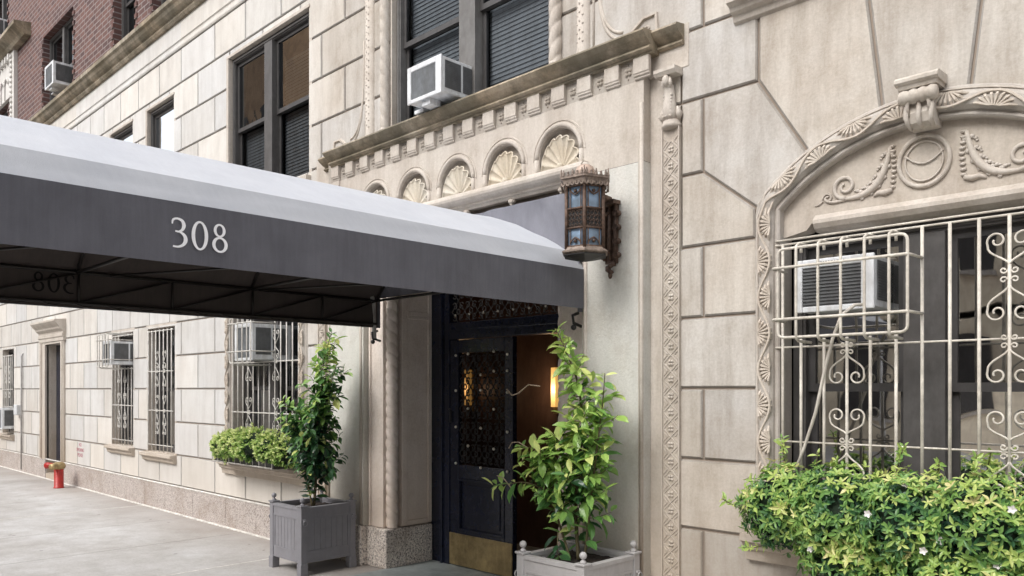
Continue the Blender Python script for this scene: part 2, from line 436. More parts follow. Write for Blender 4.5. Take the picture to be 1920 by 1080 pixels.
# openings x0,x1,z0,z1
OPEN = [(-11.31,-10.39,.755,2.43), (-12.71,-11.85,.78,2.43), (-16.05,-15.12,0,2.40), (-19.2,-18.31,.7,2.42),
        (-8.84,-7.08,3.75,5.43), (-11.31,-10.42,3.75,5.43), (-12.75,-11.87,3.75,5.43), (-16.4,-14.65,3.75,5.43), (-20.6,-18.8,3.75,5.43),
        (-6.78,-2.80,-1,3.72), (-5.72,-3.80,3.60,6.3), (RXC-AH-.15,RXC+AH+.15,.76,2.47), (LXC-AH-.15,LXC+AH+.15,.76,2.47),
        (-24.6,-23.6,.7,2.42), (-28.6,-27.6,.7,2.42), (-2.15,-.5,3.86,5.43)]
ARCHZ = [(RXC-1.40, RXC+1.40, 2.467, 3.79), (LXC-1.25, LXC+1.22, 2.467, 3.79)]
def cut(rect, holes):
    """rect minus holes -> list of (x0,x1,z0,z1, flags l r b t : True where the original border survives)"""
    out = [(rect[0], rect[1], rect[2], rect[3], 1, 1, 1, 1)]
    for h in holes:
        nxt = []
        for (a, b_, c, d, l, r, bo, t) in out:
            if h[0] >= b_-1e-6 or h[1] <= a+1e-6 or h[2] >= d-1e-6 or h[3] <= c+1e-6: nxt.append((a,b_,c,d,l,r,bo,t)); continue
            if h[0] > a+.03: nxt.append((a, h[0], c, d, l, 0, bo, t))
            if h[1] < b_-.03: nxt.append((h[1], b_, c, d, 0, r, bo, t))
            x0, x1 = max(a, h[0]), min(b_, h[1])
            fl, fr = (l if h[0] <= a+.03 else 2), (r if h[1] >= b_-.03 else 2)
            if h[3] < d-.02: nxt.append((x0, x1, h[3], d, fl, fr, 0, t))
            if h[2] > c+.02: nxt.append((x0, x1, c, h[2], fl, fr, bo, 0))
        out = nxt
    return out
G, CH, DP = .0065, .010, .015
def poly_block(mb, poly, tint, ins=None):
    """poly CCW in (x,z); draws a chamfered slab standing out of the backing"""
    n = len(poly)
    def inset(d):
        res = []
        for i in range(n):
            p0, p1, p2 = Vector(poly[i-1]), Vector(poly[i]), Vector(poly[(i+1) % n])
            e1, e2 = (p1-p0).normalized(), (p2-p1).normalized()
            n1, n2 = Vector((-e1.y, e1.x)), Vector((-e2.y, e2.x))
            d1 = d*(ins[i-1] if ins else 1); d2 = d*(ins[i] if ins else 1)
            cr = e1.x*e2.y - e1.y*e2.x
            if abs(cr) < .05: q = p1 + n2*max(d1, d2)
            else:
                a1 = p0+n1*d1; a2 = p1+n2*d2
                t = ((a2.x-a1.x)*e2.y-(a2.y-a1.y)*e2.x)/cr
                q = a1+e1*t
            res.append(q)
        return res
    o = inset(G); i_ = inset(G+CH)
    if ins:
        pass
    vs = [(p.x, 0, p.y) for p in i_] + [(p.x, CH*.8, p.y) for p in o] + [(p.x, DP, p.y) for p in o]
    mb.add(vs, [tuple(range(n))], tint)
    fs = []
    for k in range(n):
        j = (k+1) % n
        if ins and not ins[k]: continue
        fs.append((k, n+k, n+j, j)); fs.append((n+k, 2*n+k, 2*n+j, n+j))
    if fs: mb.add(vs, fs, -.30)  # chamfers and groove sides darkened, joint shade put into the tint
def arch_z(x, hw, rise, base):
    R = (hw*hw+rise*rise)/(2*rise)
    return base + rise - R + sqrt(max(0, R*R-x*x))
wall = MB()
rnd = random.Random(3)
for ri in range(len(ROWS)-1):
    js = [WEST] + (EV if ri % 2 == 0 else OD) + [EAST]
    js = sorted(set(js))
    for a, c_ in zip(js, js[1:]):
        tint = rnd.uniform(-.10, .07)
        for (x0,x1,z0,z1,l,r,bo,t) in cut((a, c_, ROWS[ri], ROWS[ri+1]), OPEN+ARCHZ):
            if x1-x0 < .02 or z1-z0 < .02: continue
            ins = [1 if bo else 0, 1 if r == 1 else 0, 1 if t else 0, 1 if l == 1 else 0]
            poly_block(wall, [(x0,z0),(x1,z0),(x1,z1),(x0,z1)], tint, ins)
def arch_zone(xc, xl, xr):
    pts = lambda a, b_, n: [(xc+a+(b_-a)*i/n, arch_z(a+(b_-a)*i/n, .90, .43, 2.61)) for i in range(n+1)]
    z1, z2, z3 = 2.467, 2.91, 3.36
    def both(poly, tint):
        poly_block(wall, poly, tint)
        poly_block(wall, [(2*xc-x, z) for x, z in reversed(poly)], -tint*.5)
    both([(xc-xl, z1), (xc-.90, z1), (xc-.90, 2.61)] + [(xc-.9, 2.64), (xc-1.243, z2), (xc-xl, z2)], -.02)
    both([(xc-1.243, z2)] + [(xc-.9, 2.64)] + pts(-.88, -.585, 6) + [(xc-.885, z3), (xc-1.243, z3)], .03)
    both([(xc-xl, z2), (xc-1.243, z2), (xc-1.243, z3), (xc-xl, z3)], .0)
    both([(xc-.885, z3)] + pts(-.585, -.2, 6) + [(xc-.29, 3.79), (xc-.885, 3.79)], .05)
    both([(xc-xl, z3), (xc-.885, z3), (xc-.885, 3.79), (xc-xl, 3.79)], .02)
    poly_block(wall, pts(-.2, .2, 6) + [(xc+.29, 3.79), (xc-.29, 3.79)], -.03)
arch_zone(RXC, 1.40, 1.40); arch_zone(LXC, 1.25, 1.25)
bp(wall, 'wall', M['limestone'], label='coursed pale limestone ground floors with grooved joints')
# backing behind the joints + window reveals
bk = MB()
for (x0,x1,z0,z1,*_) in cut((WEST, EAST, 0, 5.97), OPEN+[(RXC-AH-.15, RXC+AH+.15, 2.4, 3.04), (LXC-AH-.15, LXC+AH+.15, 2.4, 3.04)]):
    bk.add([(x0,DP,z0),(x1,DP,z0),(x1,DP,z1),(x0,DP,z1)], [(0,1,2,3)])
for xc in (RXC, LXC):
    n = 24
    for i in range(n):
        xa, xb = -.90+1.80*i/n, -.90+1.80*(i+1)/n
        za, zb = [max(2.4, arch_z(x, .885, .42, 2.61)) if abs(x) < .885 else 2.4 for x in (xa, xb)]
        if min(za, zb) < 3.04: bk.add([(xc+xa,DP,za),(xc+xb,DP,zb),(xc+xb,DP,3.04),(xc+xa,DP,3.04)], [(0,1,2,3)])
bp(bk, 'joint_backing', M['mortar'])
def reveal(x0, x1, z0, z1, dep=.22, y0=.001, sill=True):
    rv = MB()
    rv.box(x0-.05, x0, y0, dep, z0, z1); rv.box(x1, x1+.05, y0, dep, z0, z1)
    rv.box(x0-.05, x1+.05, y0, dep, z1, z1+.05)
    if sill: rv.box(x0-.05, x1+.05, y0, dep, z0-.05, z0)
    bp(rv, 'window_reveal', M['carved_limestone'])
for (x0,x1,z0,z1) in OPEN:
    if x1-x0 > 3: continue
    if (x0, x1) in ((RXC-AH-.15, RXC+AH+.15), (LXC-AH-.15, LXC+AH+.15), (-5.72,-3.80)): continue
    if z0 == 0: reveal(x0, x1, 0, z1, .30, sill=False)
    else: reveal(x0, x1, z0, z1)
# inner dark rooms
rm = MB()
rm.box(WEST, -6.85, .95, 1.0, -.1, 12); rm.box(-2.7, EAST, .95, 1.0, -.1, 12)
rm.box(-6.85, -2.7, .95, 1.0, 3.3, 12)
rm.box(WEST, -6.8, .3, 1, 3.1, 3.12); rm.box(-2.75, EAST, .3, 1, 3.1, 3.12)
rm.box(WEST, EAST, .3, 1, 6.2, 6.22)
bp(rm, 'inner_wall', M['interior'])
sh = MB(); sh.box(WEST, EAST, 9, 9.2, -.1, 12.6); sh.box(WEST, EAST, .35, 9, 12.4, 12.6); sh.box(WEST-.2, WEST, 0, 9.2, -.1, 12.6); sh.box(EAST, EAST+.2, 0, 9.2, -.1, 12.6)
bp(sh, 'roof', M['brown_stone'])
# granite plinth
gp = MB(); rnd = random.Random(5)
gj = [WEST] + [-30.5,-28.6,-26.7,-24.9,-23,-21.4,-20,-18.6,-17.4,-16.2] + [-15.0,-14.397,-13.731,-12.9,-12.097,-11.348,-10.647,-9.784,-8.878,-8.143,-7.4,-6.80]
for a, c_ in zip(gj, gj[1:]):
    if a >= -16.21 and c_ <= -14.99:
        gp.box(-16.19, -16.055, -.03, .4, 0, .345); gp.box(-15.115, -14.99, -.03, .4, 0, .345); continue
    gp.box(a+.003, c_-.003, -.028, .015, 0, .345)
xx = [-2.70,-1.9,-1.0,-.1,.8,1.7,2.6,3.5,EAST]
for a, c_ in zip(xx, xx[1:]): gp.box(a+.003, c_-.003, -.028, .015, 0, .345)
bp(gp, 'granite_plinth', M['granite'], bevel=.004)
gk = MB(); gk.box(WEST, -6.75, -.055, -.03, 0, .012); gk.box(WEST, -6.78, -.034, -.001, .345, .357)
bp(gk, 'base_caulk', M['caulk'])
# belt course and mossy cornice above it
bc = MB()
for a in range(int((EAST-WEST)/1.4)+1):
    x0 = WEST+a*1.4; x1 = min(EAST, x0+1.4)
    bc.prism([(.02,5.97),(-.012,5.97),(-.02,5.985),(-.02,6.01),(-.006,6.03),(-.006,6.06),(-.02,6.075),(0,6.10),(.0,6.35),(.02,6.35)], 'x', x0+.002, x1-.002, rnd.uniform(-.04,.04))
bp(bc, 'belt_course', M['limestone'])
cn = MB()
for a in range(int((EAST-WEST)/2.1)+1):
    x0 = WEST+a*2.1; x1 = min(EAST, x0+2.1)
    if x1 <= x0: continue
    cn.prism([(.05,6.33),(-.03,6.33),(-.05,6.36),(-.05,6.385),(-.08,6.40),(-.11,6.43),(-.13,6.47),(-.16,6.49),(-.16,6.545),(.05,6.60)], 'x', x0+.002, x1-.002)
bp(cn, 'cornice', M['mossy_limestone'], label='moss-stained stone cornice under the brick storeys')
# brick storeys
BWIN = [(-16.4,-14.66,6.72,8.05), (-12.72,-11.85,6.72,8.35), (-11.2,-10.4,6.72,8.35), (-8.9,-7.1,6.72,8.3), (-21.2,-18.9,6.62,7.5), (-5.7,-3.8,6.72,8.3), (-2.2,-.5,6.72,8.3),
        (-16.4,-14.66,9.6,11), (-12.72,-11.85,9.6,11), (-11.2,-10.4,9.6,11), (-20.6,-18.9,8.8,10.2)]
bw = MB()
for (x0,x1,z0,z1,*_) in cut((WEST, EAST, 6.56, 12.6), BWIN):
    bw.add([(x0,.03,z0),(x1,.03,z0),(x1,.03,z1),(x0,.03,z1)], [(0,1,2,3)])
bp(bw, 'brick_wall', M['brick'], label='red brick upper storeys')
for (x0,x1,z0,z1) in BWIN:
    br = MB()
    for (xa, xb) in ((x0-.05, x0), (x1, x1+.05)): br.box(xa, xb, .032, .22, z0, z1)
    br.box(x0-.05, x1+.05, .032, .22, z1, z1+.05); br.box(x0-.05, x1+.05, .032, .22, z0-.05, z0)
    z = z0
    i = 0
    while z < z1-.08:          # toothed quoin bricks along the jambs
        if i % 2 == 0:
            br.box(x0-.09, x0-.002, .012, .0315, z+.006, z+.074); br.box(x1+.002, x1+.09, .012, .0315, z+.006, z+.074)
        z += .082; i += 1
    bp(br, 'brick_jamb', M['brick'])
# ornamental stone bay at the far end of the street front
ob = MB()
ob.box(-24, -18.15, -.03, .029, 6.6, 6.72); ob.box(-18.45, -18.15, -.04, .029, 6.6, 8.35); ob.box(-24, -21.3, -.04, .029, 6.6, 8.35)
ob.box(-21.3, -18.45, -.03, .029, 7.5, 8.35)
for i in range(9):
    x = -21.1 + i*.3
    ob.tube([(x+.13*cos(a*pi/8), -.045, 7.78+.13*sin(a*pi/8)) for a in range(9)], .02, 6)
    ob.box(x-.14, x-.11, -.06, -.03, 7.5, 7.78)
for i in range(14): ob.box(-21.2+i*.21, -21.09+i*.21, -.09, -.03, 8.2, 8.32)
for i in range(16): ob.ball((-18.3, -.05, 6.75+i*.1), .04, 6, 4)
bp(ob, 'ornamental_panel', M['limestone'], label='pale carved stone bay beside the brick wall')
oc = MB(); oc.prism([(.029,8.35),(-.08,8.35),(-.12,8.4),(-.2,8.46),(-.26,8.5),(-.26,8.56),(.029,8.6)], 'x', -24, -17.2)
bp(oc, 'upper_cornice', M['mossy_limestone'])

# ------------------------------------------------------------------ windows
def window(x0, x1, z0, z1, y, lights=((0,1),), rail=.5, mull=.13, blind=None, lowm=None, frame='frame_paint', fw=.06, glassm='window_glass', label=None):
    """double-hung window; lights = fractions of the width"""
    f = MB()
    f.box(x0, x0+fw, y, y+.10, z0, z1); f.box(x1-fw, x1, y, y+.10, z0, z1)
    f.box(x0+fw, x1-fw, y, y+.10, z1-fw, z1); f.box(x0+fw, x1-fw, y, y+.10, z0, z0+fw*.8)
    f.box(x0+fw*.5, x0+fw*.8, y-.012, y, z0, z1-fw*.8); f.box(x0+fw*.5, x1-fw*.5, y-.012, y, z1-fw*.8, z1-fw*.45)
    W = x1-x0; segs = []
    for i, (a, b_) in enumerate(lights):
        xa = x0 + (fw if a == 0 else a*W + mull/2); xb = x0 + (W-fw if b_ == 1 else b_*W - mull/2)
        segs.append((xa, xb))
        if b_ < 1: f.box(xb, xb+mull, y-.02, y+.10, z0+fw*.8, z1-fw)
    wo = bp(f, 'window', M[frame], bevel=.004, label=label)
    s = MB(); p = MB(); pl_ = MB(); zr = z0+(z1-z0)*rail
    for (xa, xb) in segs:
        for (za, zb, yy) in ((zr-.02, z1-fw, y+.035), (z0+fw*.8, zr+.02, y+.065)):
            s.box(xa, xa+.04, yy, yy+.028, za, zb); s.box(xb-.04, xb, yy, yy+.028, za, zb)
            s.box(xa+.04, xb-.04, yy, yy+.028, zb-.04, zb); s.box(xa+.04, xb-.04, yy, yy+.028, za, za+.045)
            (p if yy < y+.05 else pl_).add([(xa+.04, yy+.012, za+.045), (xb-.04, yy+.012, za+.045), (xb-.04, yy+.012, zb-.04), (xa+.04, yy+.012, zb-.04)], [(0,1,2,3)])
    s.build('sash', M['sash_paint'], wo); p.build('pane', M[glassm], wo); pl_.build('pane', M[lowm or glassm], wo)
    if blind:
        for (li, za, zb, mt) in blind:
            xa, xb = segs[li]; q = MB()
            zb_ = z0+(z1-z0)*zb; za_ = z0+(z1-z0)*za
            if mt == 'curtain':
                q.grid(lambda u, v: (xa+.02+(xb-xa-.04)*u, y+.14+.012*sin(u*40), za_+(zb_-za_)*v), 40, 1)
            else:
                zz = za_
                while zz < zb_-.03:
                    q.add([(xa+.02,y+.125,zz),(xb-.02,y+.125,zz),(xb-.02,y+.134,zz+.038),(xa+.02,y+.134,zz+.038)], [(0,1,2,3)]); zz += .036
            q.build('blind', M[mt], wo)
    return wo
window(-8.84,-7.08,3.75,5.43,.04,((0,.5),(.5,1)), .5, .17, [(1,.0,.49,'blind'),(1,.5,.86,'pale_blind'),(0,.0,.49,'blind')], lowm='screen_glass', label='paired grey sash window reflecting a sunlit brick facade')
window(-11.31,-10.42,3.75,5.43,.04, blind=[(0,0,.96,'curtain')])
window(-12.75,-11.87,3.75,5.43,.04)
window(-16.4,-14.65,3.75,5.43,.13,((0,.5),(.5,1)))
window(-20.6,-18.8,3.75,5.43,.13,((0,.5),(.5,1)))
window(-2.15,-.5,3.86,5.43,.13,((0,.5),(.5,1)))
window(-5.70,-3.82,3.60,6.3,.05,((0,.51),(.51,1)), .38, .19, [(0,0,.9,'blind'),(1,.0,.95,'blind')], frame='frame_paint_light', glassm='upper_glass', lowm='upper_glass', label='wide grey sash window with lowered slatted blinds above the entrance')
window(-11.31,-10.39,.755,2.43,.12)
window(-12.71,-11.85,.78,2.43,.12)
window(-19.2,-18.31,.7,2.42,.12)
window(-24.6,-23.6,.7,2.42,.12); window(-28.6,-27.6,.7,2.42,.12)
for i, (x0,x1,z0,z1) in enumerate(BWIN):
    if x1-x0 > 1.3: window(x0,x1,z0,z1,.14,((0,.5),(.5,1)), .42, .1)
    else: window(x0,x1,z0,z1,.14, rail=.42)
# lower arched windows (rectangular light under a stone tympanum)
for xc in (RXC, LXC):
    window(xc-AH+.003, xc+AH-.003, .78, 2.47, .15, ((0,.47),(.47,1)), .49, .20,
           [(0,0,.49,'blind'),(1,0,.49,'blind')] if xc == RXC else None, frame='frame_paint', fw=.075, glassm='near_glass' if xc == RXC else 'window_glass',
           label='wide dark-framed double window behind a scrolled iron grille' if xc == RXC else None)

# sills
def sill_(prof, x0, x1):
    q = MB(); q.prism(prof, 'x', x0, x1); bp(q, 'window_sill', M['carved_limestone'], bevel=.003)
for (x0,x1,z) in ((-11.31,-10.39,.755), (-12.71,-11.85,.78), (-19.2,-18.31,.7), (-24.6,-23.6,.7), (-28.6,-27.6,.7)):
    sill_([(.2,z),(-.085,z-.012),(-.09,z-.05),(-.07,z-.06),(-.05,z-.07),(-.045,z-.11),(-.02,z-.13),(.0,z-.13),(.2,z-.05)], x0-.09, x1+.06)
for (x0,x1,z) in ((-8.84,-7.08,3.75),(-11.31,-10.42,3.75),(-12.75,-11.87,3.75)):
    sill_([(.2,z),(-.06,z-.01),(-.06,z-.07),(.0,z-.09)], x0-.04, x1+.04)
for xc in (RXC, LXC):
    sill_([(.2,.80),(-.11,.785),(-.115,.745),(-.085,.735),(-.075,.70),(-.05,.69),(-.04,.63),(.0,.62),(.019,.62)], xc-AH-.19, xc+AH+.19)
sill_([(.02,3.86),(-.10,3.85),(-.105,3.815),(-.07,3.80),(-.06,3.775),(-.03,3.765),(-.02,3.73),(.0,3.72),(.02,3.72)], -2.36, .2)
for (x0,x1) in ((-8.84,-7.08),(-11.31,-10.42),(-12.75,-11.87),(-16.4,-14.65)):
    hm = MB(); hm.box(x0-.055, x1+.02, -.012, .012, 5.432, 5.465); hm.box(x0-.055, x0-.003, -.012, .012, 3.75, 5.43)
    bp(hm, 'head_moulding', M['carved_limestone'], bevel=.004)

# carved arch surround, tympanum, keystone
def surround(xc):
    s = MB(); T = .15      # band width
    hw = AH; base = 2.60; rise = .315
    ctr = []              # centre line of the carved band, with outward normal
    for i in range(16): ctr.append((xc-hw-T/2, .80+(base-.80)*i/15, -1, 0))
    n = 28
    inner = [(x, arch_z(x, hw, rise, base)) for x in [-hw*cos(pi*i/n) for i in range(n+1)]]
    def off(i):
        x, z = inner[i]; a = inner[max(0, i-1)]; b_ = inner[min(n, i+1)]
        t = Vector((b_[0]-a[0], b_[1]-a[1])).normalized(); nn = Vector((-t.y, t.x))
        if i == 0: nn = Vector((-.93, .37))
        if i == n: nn = Vector((.93, .37))
        return (xc+x, z, nn.x, nn.y)
    left = [(xc-hw, .80+(base-.80)*i/15, -1, 0) for i in range(16)]
    right = [(xc+hw, base-(base-.80)*i/15, 1, 0) for i in range(16)]
    path = left + [off(i) for i in range(n+1)] + right
    # profile across the band (distance outward, y)
    prof = [(0,.14),(0,-.004),(.008,-.012),(.018,-.012),(.022,-.002),(.030,-.002),(.034,-.016),(.050,-.034),(.075,-.043),(.10,-.036),(.118,-.018),(.125,-.010),(.14,-.010),(.15,.0),(.15,.019)]
    vs = []; fs = []; P = len(prof)
    for (x, z, nx, nz) in path:
        for (d, y) in prof: vs.append((x+nx*d, y, z+nz*d))
    for i in range(len(path)-1):
        for j in range(P-1): fs.append((i*P+j, (i+1)*P+j, (i+1)*P+j+1, i*P+j+1))
    s.add(vs, fs, -.14, False)  # ground darkened and relief lightened, carving shade put into the tint
    # scrolling acanthus: wavy stem with fans alternating from side to side
    L = [0]
    for a, b_ in zip(path, path[1:]): L.append(L[-1]+math.hypot(b_[0]-a[0], b_[1]-a[1]))
    def at_s(t, d, y):
        t = max(0, min(L[-1]-1e-6, t)); i = max(k for k in range(len(L)-1) if L[k] <= t)
        f = (t-L[i])/max(1e-9, L[i+1]-L[i]); a, b_ = path[i], path[i+1]
        x = a[0]+(b_[0]-a[0])*f; z = a[1]+(b_[1]-a[1])*f; nx = a[2]+(b_[2]-a[2])*f; nz = a[3]+(b_[3]-a[3])*f
        return (x+nx*d, y, z+nz*d)
    tot = L[-1]; per = .20; k = int(tot/per); per = tot/k
    s.tube([at_s(tot*i/(k*10), .076+.034*sin(2*pi*i/10*.5*1), -.044) for i in range(k*10+1)], .0075, 5, tint=.06)
    s.tube([at_s(tot*i/160, .132, -.012) for i in range(161)], .006, 5, tint=.08)
    for j in range(k):
        t0 = per*(j+.5); sg = 1 if j % 2 == 0 else -1
        for q in range(9):
            a = (q-4)*.35
            p0 = at_s(t0+sin(a)*.02, .076-sg*.036, -.042)
            p1 = at_s(t0+sin(a)*.062, .076+sg*(-.036+cos(a)*.050), -.047)
            p2 = at_s(t0+sin(a)*.092, .076+sg*(-.036+cos(a)*.078), -.030)
            s.tube([p0, p1, p2], [.004, .0082, .005], 5, tint=.06)
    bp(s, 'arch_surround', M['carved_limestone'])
    # tympanum
    t = MB()
    n = 24; pts = [(-hw*cos(pi*i/n)) for i in range(n+1)]
    z0 = 2.545
    front = [(xc+x, .045, arch_z(x, hw, rise, base)) for x in pts]
    poly = [(xc+hw+.0,.045,2.45),(xc+.62,.045,2.475),(xc+.56,.045,z0),(xc-.56,.045,z0),(xc-.62,.045,2.475),(xc-hw,.045,2.45)]
    vs = front+poly; back = [(p[0], .149, p[2]) for p in vs]; m_ = len(vs)
    t.add(vs+back, [tuple(range(m_))] + [(i, (i+1) % m_, m_+(i+1) % m_, m_+i) for i in range(m_)], -.09)  # darker ground, the tint carries shade behind the relief
    t.prism([(.149,2.46),(.06,2.46),(.03,2.475),(.012,2.50),(.012,2.52),(.03,2.535),(.045,2.55),(.149,2.55)], 'x', xc-.57, xc+.57)
    # medallion: oval frame, swag, banded scrolls either side
    Y = .040
    ring = lambda a_, b_, r, n=28, cx=0, cz=0: t.tube([(xc+cx+a_*cos(2*pi*i/n), Y, 2.735+cz+b_*sin(2*pi*i/n)) for i in range(n)], r, 6, True)
    ring(.118, .125, .012, cx=-.015); ring(.088, .098, .005, cx=-.015)
    t.tube([(xc-.105+.18*i/14, Y-.003, 2.775-.05*sin(pi*i/14)) for i in range(15)], [.0035+.003*(i % 2) for i in range(15)], 5)
    for sg in (-1, 1):
        # ribbon rib beside the oval
        for i in range(9):
            a = -.75+i*.2; t.ball((xc+sg*(.155+.012*abs(a)), Y, 2.73+a*.13), .012, 6, 4, sc=(1.3,.8,.7))
        t.tube([(xc+sg*x, Y, z) for x, z in ((.165,2.62),(.20,2.61),(.235,2.615),(.26,2.60))], [.012,.016,.012,.004], 6)
        # leafy stem running outwards into a large volute, then a small one
        st = bezier((.175,2.84),(.205,2.68),(.25,2.60),(.405,2.612), 14)
        t.tube([(xc+sg*x, Y, z) for x, z in st], [.009+.011*sin(pi*i/14) for i in range(15)], 7)
        for i in (1, 3, 5, 7, 9, 11):
            x, z = st[i]; d = Vector((st[i+1][0]-x, st[i+1][1]-z)).normalized(); nn = Vector((-d.y, d.x))
            for k_, (al, of) in enumerate(((0,.018),(.014,.030),(.028,.034))):
                t.ball((xc+sg*(x+d.x*al+nn.x*of), Y, z+d.y*al+nn.y*of), .013-.003*k_, 6, 4, -.04, sc=(1.1,.5,.9))
            t.ball((xc+sg*(x-nn.x*.016), Y, z-nn.y*.016), .012, 6, 4, -.04, sc=(1,.5,1))
        vol = []
        for i in range(25):
            q = i/24; a_ = -pi/2+q*2*pi*1.45; r_ = .066*(1-.80*q); vol.append((.405+r_*cos(a_), 2.678+r_*sin(a_)))
        t.tube([(xc+sg*x, Y, z) for x, z in vol], [.013*(1-.45*i/24) for i in range(25)], 6)
        t.tube([(xc+sg*x, Y, z) for x, z in bezier((.38,2.612),(.46,2.60),(.50,2.60),(.515,2.63), 8)], .008, 6)
        t.tube([(xc+sg*(.50+.028*(1-.8*i/14)*cos(i*.62)), Y, 2.632+.028*(1-.8*i/14)*sin(i*.62)) for i in range(15)], .0065, 5)
        t.tube([(xc+sg*x, Y, z) for x, z in ((.525,2.62),(.55,2.605),(.57,2.60))], [.006,.006,.003], 5)
    bp(t, 'tympanum', M['carved_limestone'])
    # keystone console
    kx = xc+.005; q = MB()
    q.prism([(.0,3.075),(-.135,3.075),(-.145,3.085),(-.145,3.10),(-.125,3.115),(0,3.12)], 'x', kx-.098, kx+.098)
    q.prism([(.0,3.055),(-.12,3.055),(-.13,3.075),(.0,3.075)], 'x', kx-.088, kx+.088)
    q.tube([(kx-.085+.17*i/20, -.105, 3.018) for i in range(21)], [.030+.007*abs(sin(i*pi/5)) for i in range(21)], 10)
    q.prism([(.04,3.03),(-.09,3.03),(-.085,2.98),(-.095,2.94),(-.08,2.895),(-.05,2.875),(-.02,2.88),(.04,2.88)], 'x', kx-.062, kx+.062)
    for dx in (-.058, 0, .058):
        q.tube([(kx+dx*.95, -.098, 3.0), (kx+dx, -.095, 2.96), (kx+dx*.98, -.103, 2.92), (kx+dx*.9, -.088, 2.89), (kx+dx*.8, -.05, 2.87)], [.010,.013,.012,.010,.006], 6)
    q.tube([(kx-.05, -.09, 2.93)] + [(kx-.05*cos(pi*i/10), -.108, 2.975+.035*sin(pi*i/10)) for i in range(11)] + [(kx+.05, -.09, 2.93)], .010, 6)
    bp(q, 'keystone', M['carved_limestone'])
for xc in (RXC, LXC): surround(xc)

# ------------------------------------------------------------------ entrance portal
X0, X1 = -6.64, -2.97         # outer edges of the two pilasters
NICHE = [-3.69, -4.235, -4.78, -5.325, -5.87]
fz = MB()
def front(x0, x1, z0, z1, y=-.05): fz.add([(x0,y,z0),(x1,y,z0),(x1,y,z1),(x0,y,z1)], [(0,1,2,3)])
ZT, ZB, NR, NC = 3.565, 3.05, .185, 3.235
prev = X1
for c in NICHE:
    front(c+NR, prev, ZB, ZT); prev = c-NR
    n = 16; pts = [(c+NR*cos(pi*i/n), NC+NR*sin(pi*i/n)) for i in range(n+1)]
    for (xa, za), (xb, zb) in zip(pts, pts[1:]):
        fz.add([(xb,-.05,zb),(xa,-.05,za),(xa,-.05,ZT),(xb,-.05,ZT)], [(0,1,2,3)])
        fz.add([(xb,-.05,zb),(xa,-.05,za),(xa,.0,za),(xb,.0,zb)], [(3,2,1,0)])
    fz.add([(c+NR,-.05,ZB),(c+NR,-.05,NC),(c+NR,.0,NC),(c+NR,.0,ZB)], [(0,1,2,3)])
    fz.add([(c-NR,-.05,ZB),(c-NR,-.05,NC),(c-NR,.0,NC),(c-NR,.0,ZB)], [(3,2,1,0)])
    fz.add([(c-NR,.0,ZB),(c+NR,.0,ZB),(c+NR,.0,NC+NR),(c-NR,.0,NC+NR)], [(0,1,2,3)], -.25)  # niche back darkened, recess shade put into the tint
    fz.tube([(c+(NR+.022)*cos(pi*i/n), -.05, NC+(NR+.022)*sin(pi*i/n)) for i in range(n+1)], .019, 7)
    for sg in (-1, 1): fz.tube([(c+sg*(NR+.022), -.05, NC), (c+sg*(NR+.022), -.05, 3.10)], .019, 7)
    fz.tube([(c+(NR+.055)*cos(pi*i/n), -.05, NC+(NR+.055)*sin(pi*i/n)) for i in range(n+1)], .007, 5)
front(X0, prev, ZB, ZT)
fz.add([(X1,-.05,ZB),(X1,.05,ZB),(X1,.05,3.75),(X1,-.05,3.75)], [(0,1,2,3)])
fz.add([(X0,-.05,ZB),(X0,.05,ZB),(X0,.05,3.75),(X0,-.05,3.75)], [(3,2,1,0)])
fz.add([(X0,-.05,3.565),(X1,-.05,3.565),(X1,-.05,3.75),(X0,-.05,3.75)], [(0,1,2,3)], -.26)  # strip behind the corbels darkened, shade between them is painted in
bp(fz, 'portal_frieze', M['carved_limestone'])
for c in NICHE:               # scallop shells
    s = MB(); nl = 9
    def shell(u, v):
        a = pi*(-.06+1.12*u); ph = u*nl
        lob = abs(sin(ph*pi)); r = v*(.158+.020*lob)
        return (c - r*cos(a), -.004-.030*v-.016*(1-lob)*v, 3.15+r*sin(a)*1.26)
    s.grid(shell, 72, 6)
    s.tube([shell(i/72, 1.0) for i in range(73)], .0065, 5, tint=.08)
    s.ball((c, -.035, 3.155), .028, 8, 5)
    bp(s, 'shell_ornament', M['cream_stone'])
# moulding under the shells, with bosses
sm = MB()
sm.prism([(0,3.135),(-.09,3.135),(-.115,3.126),(-.132,3.108),(-.138,3.09),(-.132,3.072),(-.115,3.055),(-.09,3.046),(-.078,3.044),(-.078,3.026),(-.062,3.018),(-.05,3.0),(0,3.0)], 'x', -6.08, -3.42)
sm.ball((-3.42,-.085,3.09), .036, 8, 6)
for x in (-3.66, -4.15, -4.65, -5.15, -5.65):
    sm.ball((x,-.05,2.985), .03, 8, 5, sc=(1,1,.7)); sm.ball((x,-.055,2.965), .014, 6, 4)
bp(sm, 'portal_moulding', M['carved_limestone'], bevel=.003)
lt = MB(); lt.box(-5.78, -3.78, .10, .52, 2.86, 3.04); lt.box(-6.06,-3.48,.06,.10,2.86,3.04)
bp(lt, 'lintel', M['brown_stone'])
# pilasters
for (a, c_) in ((-6.64,-6.06), (-3.48,-2.97)):
    pl = MB(); pl.box(a, c_, -.05, .05, .36, 3.049)
    bp(pl, 'pilaster', M['rough_marble'], bevel=.003)
pm = MB()
for x in (-6.625, -6.095, -3.445, -2.985):
    zt = 3.42 if x in (-6.625, -2.985) else 2.99
    pm = MB(); pm.tube([(x,-.052,.37),(x,-.052,zt)], .014, 8)
    pm.tube([(x-.0225,-.05,.37),(x-.0225,-.05,zt)], .005, 5)
    bp(pm, 'pilaster_moulding', M['carved_limestone'])
